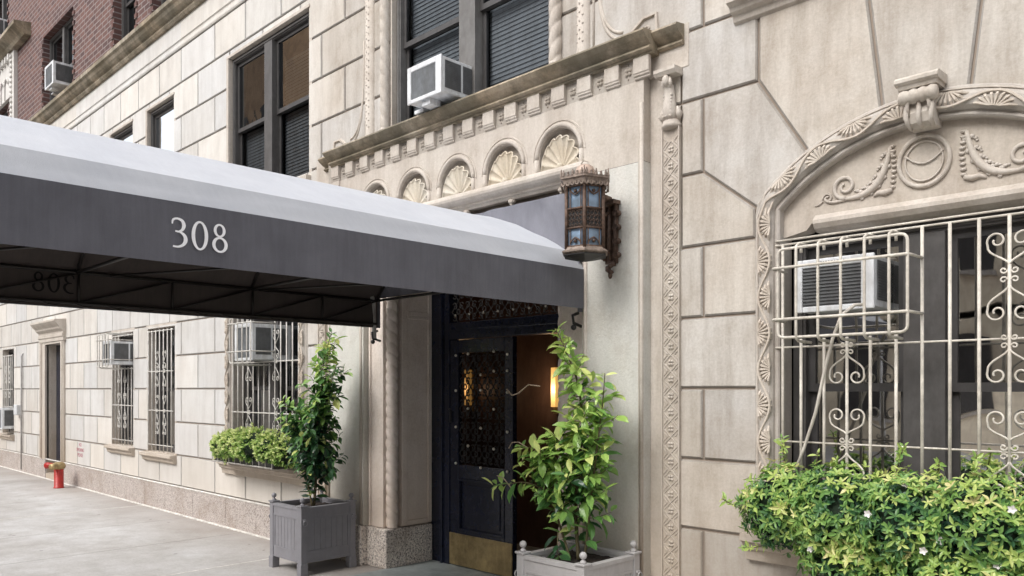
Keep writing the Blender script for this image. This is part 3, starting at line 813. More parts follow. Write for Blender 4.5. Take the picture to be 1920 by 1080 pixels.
# recessed strips beside the pilasters
for x0, x1, xq in ((-6.79,-6.642,-6.93),(-2.968,-2.80,-2.67)):
    rs = MB(); rs.box(x0, x1, .02, .05, 0, 3.58); rs.box(min(x0,xq), max(x1,xq), -.004, .05, 3.58, 3.845)
    bp(rs, 'portal_reveal', M['carved_limestone'])
# carved strips with lozenge pattern
for (a, c_) in ((-6.885,-6.755), (-2.857,-2.727)):
    cs = MB(); cs.box(a, c_, -.012, .04, 0, 3.22, -.10); mid = (a+c_)/2  # strip ground tinted down to paint shade behind the lozenges
    cs.box(a, a+.008, -.022, -.012, 0, 3.22); cs.box(c_-.008, c_, -.022, -.012, 0, 3.22)
    z = .03; hwid = (c_-a)/2-.012
    while z < 3.10:
        h = .102
        cs.tube([(mid-hwid,-.013,z),(mid,-.014,z+h/2),(mid+hwid,-.013,z)], .0046, 5)
        cs.tube([(mid-hwid,-.013,z),(mid,-.014,z-h/2),(mid+hwid,-.013,z)], .0046, 5)
        for q in range(4):
            aa = pi/4+q*pi/2
            cs.ball((mid+.0135*cos(aa),-.013,z+.0135*sin(aa)), .011, 6, 4)
        for sg in (-1,1): cs.tube([(mid+sg*hwid,-.014,z+h*.22),(mid+sg*(hwid-.028),-.014,z+h/2),(mid+sg*hwid,-.014,z+h*.78)], .004, 5)
        z += h
    # carved beast as the capital, under a small abacus
    cs.lathe(mid, .0, [(.045,3.215),(.062,3.225),(.066,3.24),(.055,3.25),(.058,3.262),(.048,3.27)], 14)
    cs.tube([(mid,-.005,3.27),(mid,-.022,3.31),(mid,-.026,3.36),(mid,-.024,3.42),(mid,-.034,3.47),(mid,-.06,3.50)], [.046,.050,.042,.034,.031,.022], 10)
    for i in range(7):
        for q in range(3): cs.ball((mid-.024+.024*q, -.062+.004*abs(q-1)+.002*i, 3.285+i*.022), .010, 5, 3)
    for sg in (-1,1):
        cs.tube([(mid+sg*.05,.0,3.26),(mid+sg*.064,-.018,3.30),(mid+sg*.052,-.02,3.345)], [.010,.022,.006], 6)
        cs.tube([(mid+sg*.018,-.055,3.52),(mid+sg*.026,-.06,3.485),(mid+sg*.018,-.05,3.455)], [.010,.014,.004], 6)
    cs.ball((mid,-.066,3.50), .028, 8, 6, sc=(.9,1,1.3))
    cs.prism([(.03,3.535),(-.075,3.535),(-.09,3.555),(-.09,3.575),(.03,3.58)], 'x', a-.012, c_+.012)
    bp(cs, 'carved_strip', M['carved_limestone'], label='narrow carved pilaster strip with lozenges and a beast capital')
# inner piers, rope columns, jambs
for (sx, pa, pb, xa, xb, xf) in ((1,-6.06,-5.84,-5.95,-5.78,-5.78), (-1,-3.72,-3.48,-3.78,-3.61,-3.78)):
    pr = MB(); pr.box(pa, pb, .01, .16, .36, 3.0)
    fx = pa+.015 if sx == 1 else pb-.04
    pr.box(fx, fx+.025, -.004, .009, .36, 3.0)
    pr.box(xa, xb, .165, .51, .36, 2.86)
    e = .014*sx
    for (z0, z1) in ((.41, 2.24), (2.31, 2.8)):       # raised frame of the jamb panel
        a, b_ = (xf, xf+e) if sx == 1 else (xf+e, xf)
        pr.box(a, b_, .165, .23, z0-.04, z1+.03); pr.box(a, b_, .47, .51, z0-.04, z1+.03)
        pr.box(a, b_, .23, .47, z0-.04, z0); pr.box(a, b_, .23, .47, z1, z1+.03)
    bp(pr, 'door_jamb', M['jamb_stone'], bevel=.003)
for xr in (-5.815, -3.745):
    rp = MB()
    nz, na = 300, 14
    tw = 1 if xr < -4.8 else -1
    def rope(u, v):
        z = .36+2.6*v; a = 2*pi*u
        r = .043+.015*abs(sin(a+tw*z*2*pi/.20))**.45
        return (xr+r*cos(a), .09+r*sin(a), z)
    rp.grid(rope, na*2, nz)
    bp(rp, 'rope_column', M['jamb_stone'])
for bxs in ([(-6.66,-6.055,-.085,.04,0,.36),(-6.052,-5.755,-.02,.205,0,.355),(-5.95,-5.757,.21,.512,0,.353)],
            [(-3.49,-2.955,-.085,.04,0,.36),(-3.80,-3.493,-.02,.205,0,.355),(-3.80,-3.61,.21,.512,0,.353)]):
    gb = MB()
    for q in bxs: gb.box(*q)
    bp(gb, 'portal_base', M['speckled_granite'], bevel=.012)
# portal cornice, corbels
pc = MB()
prof = [(0,3.845),(-.17,3.83),(-.178,3.815),(-.165,3.80),(-.15,3.785),(-.125,3.77),(-.105,3.76),(-.095,3.748),(-.110,3.740),(-.113,3.728),(-.10,3.718),(-.083,3.716),(-.083,3.702),(0,3.702)]
pc.prism(prof, 'x', -6.55, -2.885)
prof2 = [(0,3.845)] + [(y+.08, z) for y, z in prof[1:-1]] + [(0,3.702)]
for a, c_ in ((-6.76,-6.552),(-2.883,-2.700)): pc.prism(prof2, 'x', a, c_)
bp(pc, 'portal_cornice', M['mossy_limestone'], label='moss-darkened stone cornice above the entrance', bevel=.002)
for i in range(16):
    cb_ = MB(); xr = -6.43 + i*.2345; xl = xr-.1195
    cb_.prism([(-.049,3.702),(-.080,3.702),(-.080,3.605),(-.074,3.600),(-.074,3.59),(-.064,3.583),(-.064,3.573),(-.049,3.567)], 'x', xl, xr)
    bp(cb_, 'corbel', M['carved_limestone'], bevel=.003)
    if i < 15:
        cx = xr+.0575; cb_ = MB()
        for q in range(4): cb_.ball((cx+.017*cos(q*pi/2+.8), -.05, 3.638+.017*sin(q*pi/2+.8)), .015, 6, 4, -.25)  # tinted down along with the painted shade between corbels
        cb_.ball((cx,-.052,3.685), .006, 5, 3, -.4); cb_.ball((cx,-.052,3.594), .006, 5, 3, -.4)
        bp(cb_, 'rosette', M['carved_limestone'])
cb_ = MB(); cb_.box(-6.552,-6.44,-.06,-.049,3.52,3.57); bp(cb_, 'corbel_end', M['carved_limestone'])
# carved uprights and scrolls beside the window above the entrance
for sx, xa in ((-1,-5.765),(1,-3.745)):
    uw = MB()
    def rope2(u, v, xa=xa, sx=sx):
        z = 3.90+2.5*v; a = 2*pi*u; r = .036+.013*abs(sin(a-sx*z*2*pi/.24))**.45
        return (xa+r*cos(a), -.02+r*sin(a), z)
    uw.grid(rope2, 24, 260)
    uw.lathe(xa, -.02, [(.062,3.83),(.060,3.855),(.048,3.875),(.050,3.89),(.046,3.905)], 14)
    xb = xa + sx*.245
    uw.lathe(xb, .0, [(.070,3.83),(.066,3.86),(.056,3.885),(.058,3.90),(.052,3.915),(.052,6.3)], 14)
    for i in range(40):
        z = 3.97+i*.06; cxx = xb
        for q in range(3): uw.ball((cxx+(q-1)*.022, -.050+.006*abs(q-1), z+(.02 if q == 1 else 0)), .009, 5, 3)
    # side scroll
    st = bezier((xb+sx*.11,4.75),(xb+sx*.11,4.2),(xb+sx*.14,3.93),(xb+sx*.33,3.895), 14)
    for d in (0, .045): uw.tube([(x, .0, z+d) for x, z in st], .011, 6)
    uw.tube([(xb+sx*.085,.0,3.86),(xb+sx*.085,.0,4.75)], .010, 6)
    xs_ = xb+sx*.52
    for poly in ([(-.115,3.845),(-.105,3.92),(-.02,3.975),(.075,3.975),(.085,3.845)],):
        uw.tube([(xs_+sx*p[0], -.005, p[1]) for p in poly], .014, 5)
    uw.tube([(xs_+.02*cos(i*.7), .0, 3.90+.02*sin(i*.7)) for i in range(8)], .008, 5)
    uw.box(min(xa-sx*.05, xa-sx*.07), max(xa-sx*.05, xa-sx*.07), 0, .1, 3.84, 6.0)
    bp(uw, 'window_ornament', M['carved_limestone'])
for a, c_ in ((-5.77,-5.722),(-3.798,-3.75)):
    rv2 = MB(); rv2.box(a, c_, .019, .2, 3.84, 6.3); bp(rv2, 'window_jamb', M['carved_limestone'])

# ------------------------------------------------------------------ entrance door, vestibule
df = MB()
Y = .50
df.box(-5.78,-5.60,.512,.62,.0,2.86); df.box(-5.60,-5.51,.50,.62,.0,2.86); df.box(-5.62,-5.59,.48,.512,.0,2.86)
df.box(-5.51,-3.85,.50,.60,2.05,2.20); df.box(-3.95,-3.78,.50,.60,0,2.86); df.box(-5.51,-3.95,.5,.6,2.80,2.86)
df.box(-5.51,-3.95,.49,.5,2.12,2.14)
bp(df, 'door_frame', M['black_paint'], bevel=.006)
dl = MB()
xa, xb = -5.505, -4.70
dl.box(xa, xa+.11, Y+.01, Y+.06, .02, 2.045); dl.box(xb-.10, xb, Y+.01, Y+.06, .02, 2.045)
dl.box(xa+.11, xb-.10, Y+.01, Y+.06, 1.925, 2.045); dl.box(xa+.11, xb-.10, Y+.01, Y+.06, .80, .925); dl.box(xa+.11, xb-.10, Y+.01, Y+.06, .02, .335)
dl.box(xa+.11, xb-.10, Y+.03, Y+.05, .335, .80)
for (a, b_, c, d) in ((xa+.11, xa+.13, .335, .80), (xb-.12, xb-.10, .335, .80), (xa+.13, xb-.12, .78, .80), (xa+.13, xb-.12, .335, .355)):
    dl.box(a, b_, Y+.002, Y+.03, c, d)
dl.box(xa+.18, xb-.17, Y+.02, Y+.03, .39, .745)
door = bp(dl, 'door', M['black_paint'], bevel=.005, label='glossy black entrance door with iron scrollwork and brass kick plate')
kp = MB(); kp.box(xa+.002, xb-.002, Y-.002, Y+.0095, .022, .305); kp.build('kick_plate', M['brass'], door, bevel=.002)
gl_ = MB(); gl_.add([(xa+.11,Y+.045,.925),(xb-.10,Y+.045,.925),(xb-.10,Y+.045,1.925),(xa+.11,Y+.045,1.925)], [(0,1,2,3)]); gl_.build('pane', M['dark_glass'], door)
iw = MB(); sd_ = MB()
def iron(mb, x0, x1, z0, z1, y, nx, nz, r=.006):
    W = (x1-x0)/nx; H = (z1-z0)/nz
    for i in range(nx):
        for j in range(nz):
            cx = x0+W*(i+.5); cz = z0+H*(j+.5)
            for sx in (-1, 1):
                for sz in (-1, 1):
                    sp = []
                    for k in range(15):
                        t = k/14; rad = .30*(1-t*.78); a = t*2.1*pi
                        sp.append((cx+sx*(W*.26+W*rad*.62*cos(a+.6)), y, cz+sz*(H*.24+H*rad*.62*sin(a+.6))))
                    mb.tube(sp, r, 4)
            mb.tube([(cx-W*.5,y,cz),(cx,y,cz+H*.5),(cx+W*.5,y,cz),(cx,y,cz-H*.5)], r, 4, True)
            mb.tube([(cx+W*.12*cos(2*pi*k/8), y, cz+H*.12*sin(2*pi*k/8)) for k in range(8)], r, 4, True)
iron(iw, xa+.115, xb-.105, .93, 1.92, Y+.025, 4, 5, .0085)
iw.build('door_grille', M['black_iron'], door)
for (u, v) in [(0,.0),(.5,-.02),(1,-.03),(0,.33),(.5,.33),(1,.31),(0,.66),(.5,.665),(1,.645),(.25,.165),(.75,.155),(.25,.5),(.75,.5),(.25,.99),(.75,1.0),(.0,.98),(.5,.80),(1,.97),(.75,.83),(1,.83)]:
    sd_.ball((xa+.085+(.66)*u, Y+.004, .935+.99*v), .013, 8, 6); sd_.build('stud', M['stud_brass'], door); sd_ = MB()
ks = MB(); ks.ball((xa+.02, Y-.01, 1.42), .012, 8, 5); ks.box(xa+.012, xa+.028, Y-.01, Y+.008, 1.30, 1.40); ks.build('lock', M['black_iron'], door)
tg = MB(); iron(tg, -5.50, -3.96, 2.20, 2.80, .53, 9, 3, .007)
bp(tg, 'transom_grille', M['frame_paint'])
for i in range(9):
    for j in range(2): ts = MB(); ts.ball((-5.45+i*.185, .525, 2.27+j*.26), .011, 6, 4); bp(ts, 'transom_stud', M['stud_brass'])
vb = MB()
vb.box(-7.2,-3.0,1.62,1.7,0,3.2); vb.box(-6.9,-6.82,.62,1.62,0,3.2); vb.box(-3.2,-3.12,.62,1.62,0,3.2)
vb.box(-6.9,-3.1,.62,1.7,2.86,2.92); vb.box(-6.85,-5.79,.60,.64,0,3.2); vb.box(-3.77,-3.1,.60,.64,0,3.2)
bp(vb, 'vestibule_wall', M['vestibule_wall'])
for (x, lab) in ((-5.14, 'glowing brass wall light inside the doorway'), (-6.40, None)):
    s = MB(); s.box(x-.05, x+.05, 1.56, 1.615, 1.36, 1.82); sc = bp(s, 'wall_sconce', M['brass'], label=lab)
    s = MB(); s.box(x-.028, x+.028, 1.50, 1.558, 1.43, 1.81); s.build('lamp_shade', M['lamp_glow'], sc)
    ld = bpy.data.lights.new('sconce_bulb', 'POINT'); ld.energy = 2.2; ld.color = (1, .66, .40); ld.shadow_soft_size = .05
    lo = bpy.data.objects.new('sconce_bulb', ld); COL.objects.link(lo); lo.location = (x, 1.44, 1.6)
    lo.parent = B; lo.matrix_parent_inverse = BINV

# ------------------------------------------------------------------ side door at the left
sdm = MB()
sdm.box(-16.32,-16.05,-.035,.03,.34,2.44); sdm.box(-15.12,-14.97,-.035,.03,.34,2.44); sdm.box(-16.05,-15.12,-.035,.03,2.40,2.44)
sdm.tube([(-16.25,-.04,.36),(-16.25,-.04,2.43)], .03, 8); sdm.tube([(-15.03,-.04,.36),(-15.03,-.04,2.43)], .025, 8)
sdm.prism([(.02,2.44),(-.05,2.44),(-.05,2.50),(-.065,2.51),(-.065,2.56),(-.05,2.565),(-.05,2.60),(-.10,2.64),(-.11,2.67),(-.16,2.72),(-.19,2.76),(-.19,2.79),(.02,2.81)], 'x', -16.38, -14.93)
bp(sdm, 'door_surround', M['carved_limestone'], bevel=.003)
d2 = MB(); d2.box(-16.05,-15.12,.15,.21,.10,2.40); d2.box(-15.95,-15.22,.135,.15,.3,1.1); d2.box(-15.95,-15.22,.135,.15,1.25,2.2)
dd = bp(d2, 'side_door', M['black_paint'], bevel=.005, label='plain black service door in a moulded stone surround')
h = MB(); h.tube(bezier((-15.3,.14,1.05),(-15.3,.02,1.10),(-15.3,.02,1.25),(-15.3,.14,1.32), 8), .014, 6); h.build('handle', M['white_metal'], dd)
st = MB(); st.box(-16.05,-15.12,-.02,.3,-.01,.10); bp(st, 'door_step', M['carved_limestone'])
# stencilled notice on the stone
def text(body, size, loc, rot, mat, name, parent=None, ext=.0008):
    cu = bpy.data.curves.new(name, 'FONT'); cu.body = body; cu.size = size; cu.align_x = 'CENTER'; cu.extrude = ext
    o = bpy.data.objects.new(name, cu); COL.objects.link(o); o.location = loc; o.rotation_euler = rot
    bpy.context.view_layer.update()
    dg = bpy.context.evaluated_depsgraph_get(); me = bpy.data.meshes.new_from_object(o.evaluated_get(dg))
    mw = o.matrix_world.copy(); me.transform(mw); bpy.data.objects.remove(o)
    me.materials.clear(); me.materials.append(mat)
    r = bpy.data.objects.new(name, me); COL.objects.link(r)
    if parent: r.parent = parent
    return r
o = text('NO\nSMOKING\nPLEASE', .085, (-14.19, -.001, .665), (radians(90),0,0), M['stencil_red'], 'painted_notice')
o.parent = B; o.matrix_parent_inverse = BINV

# pipe + box on the wall
pp = MB(); pp.tube([(-17.62,-.03,.05),(-17.62,-.03,2.25),(-17.62,-.0,2.30)], .018, 8)
tag(pp.build('conduit', M['pipe_grey']), 'thin grey vertical conduit fixed to the stone left of the service door', 'pipe')
pbx = MB(); pbx.box(-17.95,-17.72,-.09,-.001,1.10,1.30)
tag(pbx.build('utility_box', M['white_metal'], bevel=.01), 'small grey utility box on the wall beside the thin conduit', 'utility box')

# ------------------------------------------------------------------ iron grilles
def spiral(cx, cz, r, a0, turns, y, n=18, end=.22):
    out = []
    for i in range(n+1):
        t = i/n; a = a0+turns*2*pi*t; rr = r*(1-t*(1-end)); out.append((cx+rr*cos(a), y, cz+rr*sin(a)))
    return out
def heart(mb, cx, z_curl, z_tip, w, y, r):
    """two volutes at z_curl whose tails meet on the bar at z_tip"""
    up = 1 if z_curl > z_tip else -1
    rr = w*.40
    for sx in (-1, 1):
        c = (cx+sx*w*.48, z_curl)
        sp = []
        for i in range(21):
            t = i/20; a = (-.15*pi + t*2*pi*1.15); q = rr*(1-.72*t)
            sp.append((c[0]+sx*(q*cos(a)), y, c[1]+up*(q*sin(a))))
        tail = bezier((cx, z_tip), (cx+sx*w*.05, z_tip+up*abs(z_curl-z_tip)*.3), (cx+sx*w*.9, z_curl-up*rr*1.6), (sp[0][0], sp[0][2]), 8)
        mb.tube([(p[0], y, p[1]) for p in tail[:-1]] + sp, r, 6)
def curls(mb, cx, cz, s, y, r):
    for sx in (-1, 1):
        for sz in (-1, 1):
            mb.tube([(cx+sx*(s*1.15+s*.8*(1-.6*i/12)*cos(pi+i*.52)), y, cz+sz*(s*1.1+s*.75*(1-.6*i/12)*sin(pi+i*.52))) for i in range(13)], r*.85, 5)
def grille(xs, z0, z1, hz, y, deco, r=.009, hr=.008, cage=None, mat='grille_paint', label=None, skip=None):
    g = MB()
    for i, x in enumerate(xs):
        zt = z1
        if cage and cage[0] < x < cage[1]: zt = cage[2]
        g.tube([(x,y,z0),(x,y,zt)], r, 8)
        if zt != z1: g.tube([(x,y,cage[3]),(x,y,z1)], r, 8)
    for z in hz: g.tube([(xs[0]-.045,y+.002,z),(xs[-1]+.045,y+.002,z)], hr, 6)
    for (kind, cx, *a) in deco:
        if kind == 'h': heart(g, cx, a[0], a[1], a[2], y-.003, r*.62)
        else: curls(g, cx, a[0], a[1], y-.004, r*.62)
    if cage:
        xa, xb, za, zb, dep = cage[:5]; zi = cage[5] if len(cage) > 5 else ((za+zb)/2,)
        yy = y-dep; n = cage[6] if len(cage) > 6 else 5; R = .03; cr = r*.92
        # outer rectangle with rounded corners
        pts = []
        for (cx, cz, a0) in ((xb-R, zb-R, 0), (xa+R, zb-R, pi/2), (xa+R, za+R, pi), (xb-R, za+R, 1.5*pi)):
            for q in range(4): a = a0+q*pi/6; pts.append((cx+R*cos(a), yy, cz+R*sin(a)))
        g.tube(pts, cr, 8, True)
        for i in range(n):
            x = xa+(xb-xa)*(i+.9)/(n+.6)
            g.tube([(x,y,zb+.03),(x,yy+.02,zb+.022),(x,yy-.004,zb+.008),(x,yy-.008,zb-.02),(x,yy-.008,za+.02),(x,yy-.004,za-.008),(x,yy+.02,za-.02),(x,y,za-.022)], cr, 8)
        for z in zi: g.tube([(xa-.035,y,z),(xa-.035,yy+.015,z),(xa-.02,yy-.012,z),(xb-.005,yy-.012,z),(xb+.008,yy+.01,z),(xb+.012,y,z)], cr, 8)
    o = bp(g, 'window_grille', M[mat], label=label)
    return o
c1 = -1.701; c2 = -.961
W_ = .105
grille([-2.055,-1.95,-1.823,-1.701,-1.582,-1.456,-1.334,-1.210,-1.085,-.961,-.84,-.72,-.61], .80, 2.40, (2.40,2.425,1.832,1.312,.86), -.02,
       [('h',c1,1.667,1.79,W_),('c',c1,1.815,.018),('h',c1,1.462,1.36,W_),('c',c1,1.312,.02),('h',c1,1.14,1.27,W_),
        ('h',c2,2.285,2.17,W_),('c',c2,2.125,.02),('h',c2,1.955,2.08,W_),('h',c2,1.667,1.79,W_),('c',c2,1.82,.018),('h',c2,1.462,1.36,W_),('c',c2,1.312,.02),('h',c2,1.14,1.27,W_)],
       r=.0085, hr=.006, cage=(-2.0,-1.345,1.875,2.345,.17,(2.245,1.972)), label='cream iron window grille with heart scrolls and a projecting cage')
xs = [-8.70+i*.121 for i in range(13)]
grille(xs, .80, 2.44, (2.42,1.897,1.343,.86), -.02,
       [('h',c,z,zt,.08) for c in (-7.71,-8.316) for (z,zt) in ((1.72,1.84),(1.48,1.38),(1.2,1.31))] + [('h',-7.71,2.2,2.08,.08),('h',-7.71,1.96,2.05,.08)] +
       [('c',c,z,.016) for c in (-7.71,-8.316) for z in (1.343,)] + [('c',-7.71,1.9,.016)],
       r=.0075, hr=.008, cage=(-8.22,-7.74,1.88,2.36,.27,(2.30,2.00),4), mat='cage_paint')
xs = [-11.26+i*.131 for i in range(7)]
grille(xs, .77, 2.40, (2.385,1.842,1.315,.85), -.01,
       [('h',c,z,zt,.062) for c in (-10.95,-10.70) for (z,zt) in ((2.09,1.98),(1.90,1.96),(1.66,1.78),(1.50,1.40),(1.14,1.27),(1.02,1.12))]+[('c',c,z,.014) for c in (-10.95,-10.70) for z in (1.842,1.315)],
       r=.008, hr=.008, mat='cage_paint')
xs = [-12.67+i*.13 for i in range(7)]
grille(xs, .79, 2.40, (2.385,1.90,1.366,.86), -.01,
       [('h',c,z,zt,.062) for c in (-12.38,-12.14) for (z,zt) in ((1.72,1.84),(1.52,1.40),(1.18,1.30),(1.06,1.16))],
       r=.008, hr=.008, cage=(-12.32,-11.87,1.92,2.37,.32,(2.30,2.02),3), mat='cage_paint')
xs = [-19.1+i*.14 for i in range(6)]
grille(xs, .72, 2.30, (2.28,1.60,1.25), -.01, [('h',c,z,zt,.07) for c in (-18.9,-18.6) for (z,zt) in ((2.05,1.9),(1.75,1.85),(1.45,1.55))], r=.008, hr=.008, mat='cage_paint')

# ------------------------------------------------------------------ air conditioners
def aircon(label, x0, x1, y0, y1, z0, z1, coil='dark_coil', slats=True, vents=2, marks=False, foot=False, mesh_front=False):
    t = thing('air_conditioner', label, 'air conditioner', 'window air conditioners', ((x0+x1)/2, (y0+y1)/2, z0))
    inv = Matrix.Translation((-(x0+x1)/2, -(y0+y1)/2, -z0))
    def ad(mb, n, m, b=0):
        o = mb.build(n, M[m], t, b); o.matrix_parent_inverse = inv; return o
    c = MB(); fw = .045
    c.box(x0, x1, y0+.02, y1, z0+.01, z1-.01)
    W = x1-x0; H = z1-z0
    # front rim
    c.box(x0, x0+fw, y0, y0+.02, z0, z1); c.box(x1-fw*1.5, x1, y0, y0+.02, z0, z1)
    c.box(x0+fw, x1-fw*1.5, y0, y0+.02, z1-fw, z1); c.box(x0+fw, x1-fw*1.5, y0, y0+.02, z0, z0+fw*.7)
    ad(c, 'casing', 'white_metal', .006)
    f = MB(); a, b_, c_, d = x0+fw, x1-fw*1.5, z0+fw*.7, z1-fw
    f.box(a, b_, y0+.010, y0+.019, c_, d)
    if slats:
        z = c_+.01
        while z < d-.008: f.box(a, b_, y0+.003, y0+.010, z, z+.007); z += .018
    else:
        x = a+.006
        while x < b_-.006: f.box(x, x+.003, y0+.004, y0+.010, c_, d); x += .012
    ad(f, 'coil', coil)
    s = MB(); n = vents; D = (y1-y0-.06)/n
    for i in range(n):
        ya = y0+.04+i*D; yb = ya+D-.022
        s.box(x1+.0005, x1+.003, ya, yb, z0+H*.16, z1-H*.12)
        z = z0+H*.18
        while z < z1-H*.14: s.box(x1+.003, x1+.007, ya+.003, yb-.003, z, z+.006); z += .014
    ad(s, 'side_vent', 'dark_coil')
    if marks:
        k = MB(); x = x0+W*.33
        for w_ in (.014,.006,.01,.008,.012,.007,.01,.012,.007): k.box(x, x+w_, y0-.0015, y0, z1-.030, z1-.017); x += w_+.006
        ad(k, 'name_plate', 'black_iron')
    if foot:
        k = MB(); k.box(x0+W*.35, x0+W*.6, y0+.03, y0+.14, z0-.04, z0+.01); k.box(x0-.06, x0+.05, y0+.12, y1, z0-.03, z0-.0)
        ad(k, 'bracket', 'white_metal', .004)
    return t
aircon('white air conditioner with a frosted grey grille in the window above the entrance', -5.10,-4.68,-.29,.14,3.875,4.17, 'grey_coil', False, 2, foot=True)
aircon('white air conditioner behind a bulging bar cage in the nearest arched window', -1.985,-1.56,-.03,.26,2.015,2.30, 'dark_coil', True, 1, marks=True)
aircon('white air conditioner caged in the window over the small green window box', -8.19,-7.79,-.25,.2,1.905,2.30, 'grey_coil', False, 2)
aircon('white air conditioner caged in the narrow window left of the barred one', -12.24,-11.87,-.29,.2,1.945,2.29, 'dark_coil', False, 2)
aircon('grey-white air conditioner at the foot of the farthest ground floor window', -18.85,-18.33,-.20,.2,.80,1.235, 'grey_coil', True, 1)
aircon('white air conditioner on a bracket in the red brick wall window', -15.35,-14.86,-.22,.2,6.74,7.13, 'grey_coil', False, 1, foot=True)
aircon('white air conditioner at the top left above the carved stone bay', -19.6,-19.0,-.24,.2,8.85,9.25, 'dark_coil', False, 2, foot=True)
cbm = MB()
cbm.tube([(-1.60,-.05,2.035),(-1.63,-.10,2.03),(-1.68,-.14,1.98),(-1.73,-.13,1.86),(-1.78,-.10,1.72),(-1.85,-.06,1.48),(-1.92,-.05,1.28),(-1.98,-.06,1.12)], .009, 8)
tag(cbm.build('drain_hose', M['rubber_cable']), 'pale hose running from the caged air conditioner down into the ivy', 'hose')

# ------------------------------------------------------------------ awning
AX0, AX1 = -5.84, -3.45; ZV, ZE = 2.145, 2.41; AC = (AX0+AX1)/2; YO = -5.0; YI = -.06
A = thing('entrance_awning', 'long grey fabric awning numbered 308 reaching from the doorway to the kerb', 'awning', loc=(AC, -2.5, 0))
AINV = Matrix.Translation((-AC, 2.5, 0))
def ap(mb, n, m, bevel=0, label=None):
    o = mb.build(n, M[m], A, bevel, label); o.matrix_parent_inverse = AINV; return o
P = [(AX1,ZE),(-3.60,2.556),(-4.19,2.845),(AC,2.95)]
P = P + [(2*AC-x, z) for x, z in reversed(P[:-1])]
top = MB(); n = 60
def sag(i, j, y):    # soft billow between the frame ribs
    return .006*sin(y*7.3+j*1.7)
for j in range(len(P)-1):
    (xa, za), (xb, zb) = P[j], P[j+1]
    def fn(u, v):
        y = YO+(YI-YO)*u; b_ = -.002*sin(pi*v) + .010*sin(pi*v)*noise.noise(Vector((y*2.2, v*3+j*5, 0)))
        # near the wall the crease rounds off
        k = max(0, (y+.5)/.45) ; b_ += .022*sin(pi*v)*min(1,k)
        nx, nz = (zb-za), -(xb-xa); L = math.hypot(nx, nz)
        return (xa+(xb-xa)*v - nx/L*b_*-1*(1 if nz > 0 else -1), y, za+(zb-za)*v + abs(nz)/L*b_)
    top.grid(fn, n, 6, tint=-.24 if j in (0, 5) else .12)  # steep lower facets darkened, upper ones lightened: slope shading put into the colour
ap(top, 'roof_fabric', 'awning_lit', label='grey faceted roof of the awning, painted lighter for sky light')
lin = MB()
for j in range(len(P)-1):
    (xa, za), (xb, zb) = P[j], P[j+1]
    k = .985
    q = lambda x, z: (AC+(x-AC)*k, z-.022)
    (x0_, z0_), (x1_, z1_) = q(xa, za), q(xb, zb)
    lin.add([(x0_,YO,z0_),(x0_,YI,z0_),(x1_,YI,z1_),(x1_,YO,z1_)], [(0,1,2,3)])
lin.add([(AX0+.012,YO,ZV+.004),(AX0+.012,YI,ZV+.004),(AX0+.012,YI,ZE-.01),(AX0+.012,YO,ZE-.01)], [(0,1,2,3)])
lin.add([(AX1-.012,YO,ZV+.004),(AX1-.012,YI,ZV+.004),(AX1-.012,YI,ZE-.01),(AX1-.012,YO,ZE-.01)], [(0,1,2,3)])
ap(lin, 'lining', 'awning_lining')
val = MB()
for x, sg in ((AX1,1),(AX0,-1)):
    def fn(u, v):
        y = YO+(YI-YO)*u; z = ZV+(ZE-ZV)*v
        w_ = .005*noise.noise(Vector((y*1.5, z*2, sg))) + .006*sin(y*2.1)*(1-v)
        return (x+sg*w_, y, z)
    val.grid(fn, 80, 5)
    val.box(x-.006, x+.006, YI+.0, YI+.035, ZV, ZE)
val.grid(lambda u, v: (AX0+(AX1-AX0)*u, YO, ZV+(ZE-ZV)*v), 8, 1)
ap(val, 'valance', 'awning_shaded', label='grey hanging side of the awning, painted darker for shade')
# gable at the outer end
ga = MB(); ga.add([(x,YO+.002,z) for x, z in P], [tuple(range(len(P)))]); ap(ga, 'end_panel', 'awning_lit')
fl = MB()
def fln(u, v):
    x = AX0+.01+(AX1-.03-AX0)*u; z = 2.40+.55*v
    return (x, -.08+.022*noise.noise(Vector((x*5+z*3, z*3-x*2, 3)))+.006*sin(x*23+z*14), z)
fl.grid(fln, 110, 24)
fl.box(AX1-.05, AX1-.018, -.07, -.052, ZV-.02, 2.42)
ap(fl, 'flashing', 'awning_flashing', label='flat grey fabric panel closing the awning against the wall')
fr = MB()
R_ = .012
for x in (AX0+.035, AX1-.035):
    for z in (ZV+.03, ZE-.03): fr.tube([(x,YO+.03,z),(x,YI-.02,z)], R_, 6)
    ys_ = [YO+.03+i*.62 for i in range(9)]
    for i, y in enumerate(ys_[:-1]):
        if y < YI-.1: fr.tube([(x,y,ZV+.03),(x,y,ZE-.03)], .009, 6)
        y2 = min(ys_[i+1], YI-.02)
        fr.tube([(x,y,ZV+.03),(x,y2,ZE-.03)], .008, 6)
    # lace rope hemming the lower bar
    fr.tube([(x+.014*sin(k*1.1), YO+.05+k*.035, ZV+.02+.014*cos(k*1.1)) for k in range(138)], .004, 4)
for i in range(5):
    y = YO+.03+i*1.235; y = min(y, YI-.03)
    fr.tube([(AC+(x-AC)*.975, y, z-.035) for x, z in P], R_, 6)
    fr.tube([(AX0+.035,y,ZE-.03),(AX1-.035,y,ZE-.03)], R_, 6)
for y0_, y1_ in ((-3.4,-2.3),(-2.3,-1.2),(-1.2,-.1)):
    fr.tube([(AX0+.035,y0_,ZE-.03),(AX1-.035,y1_,ZE-.03)], .008, 6)
for j in (1, 2, 3, 4, 5): fr.tube([(AC+(P[j][0]-AC)*.975,YO+.03,P[j][1]-.035),(AC+(P[j][0]-AC)*.975,YI-.03,P[j][1]-.035)], R_, 6)
ap(fr, 'frame', 'tube_steel')
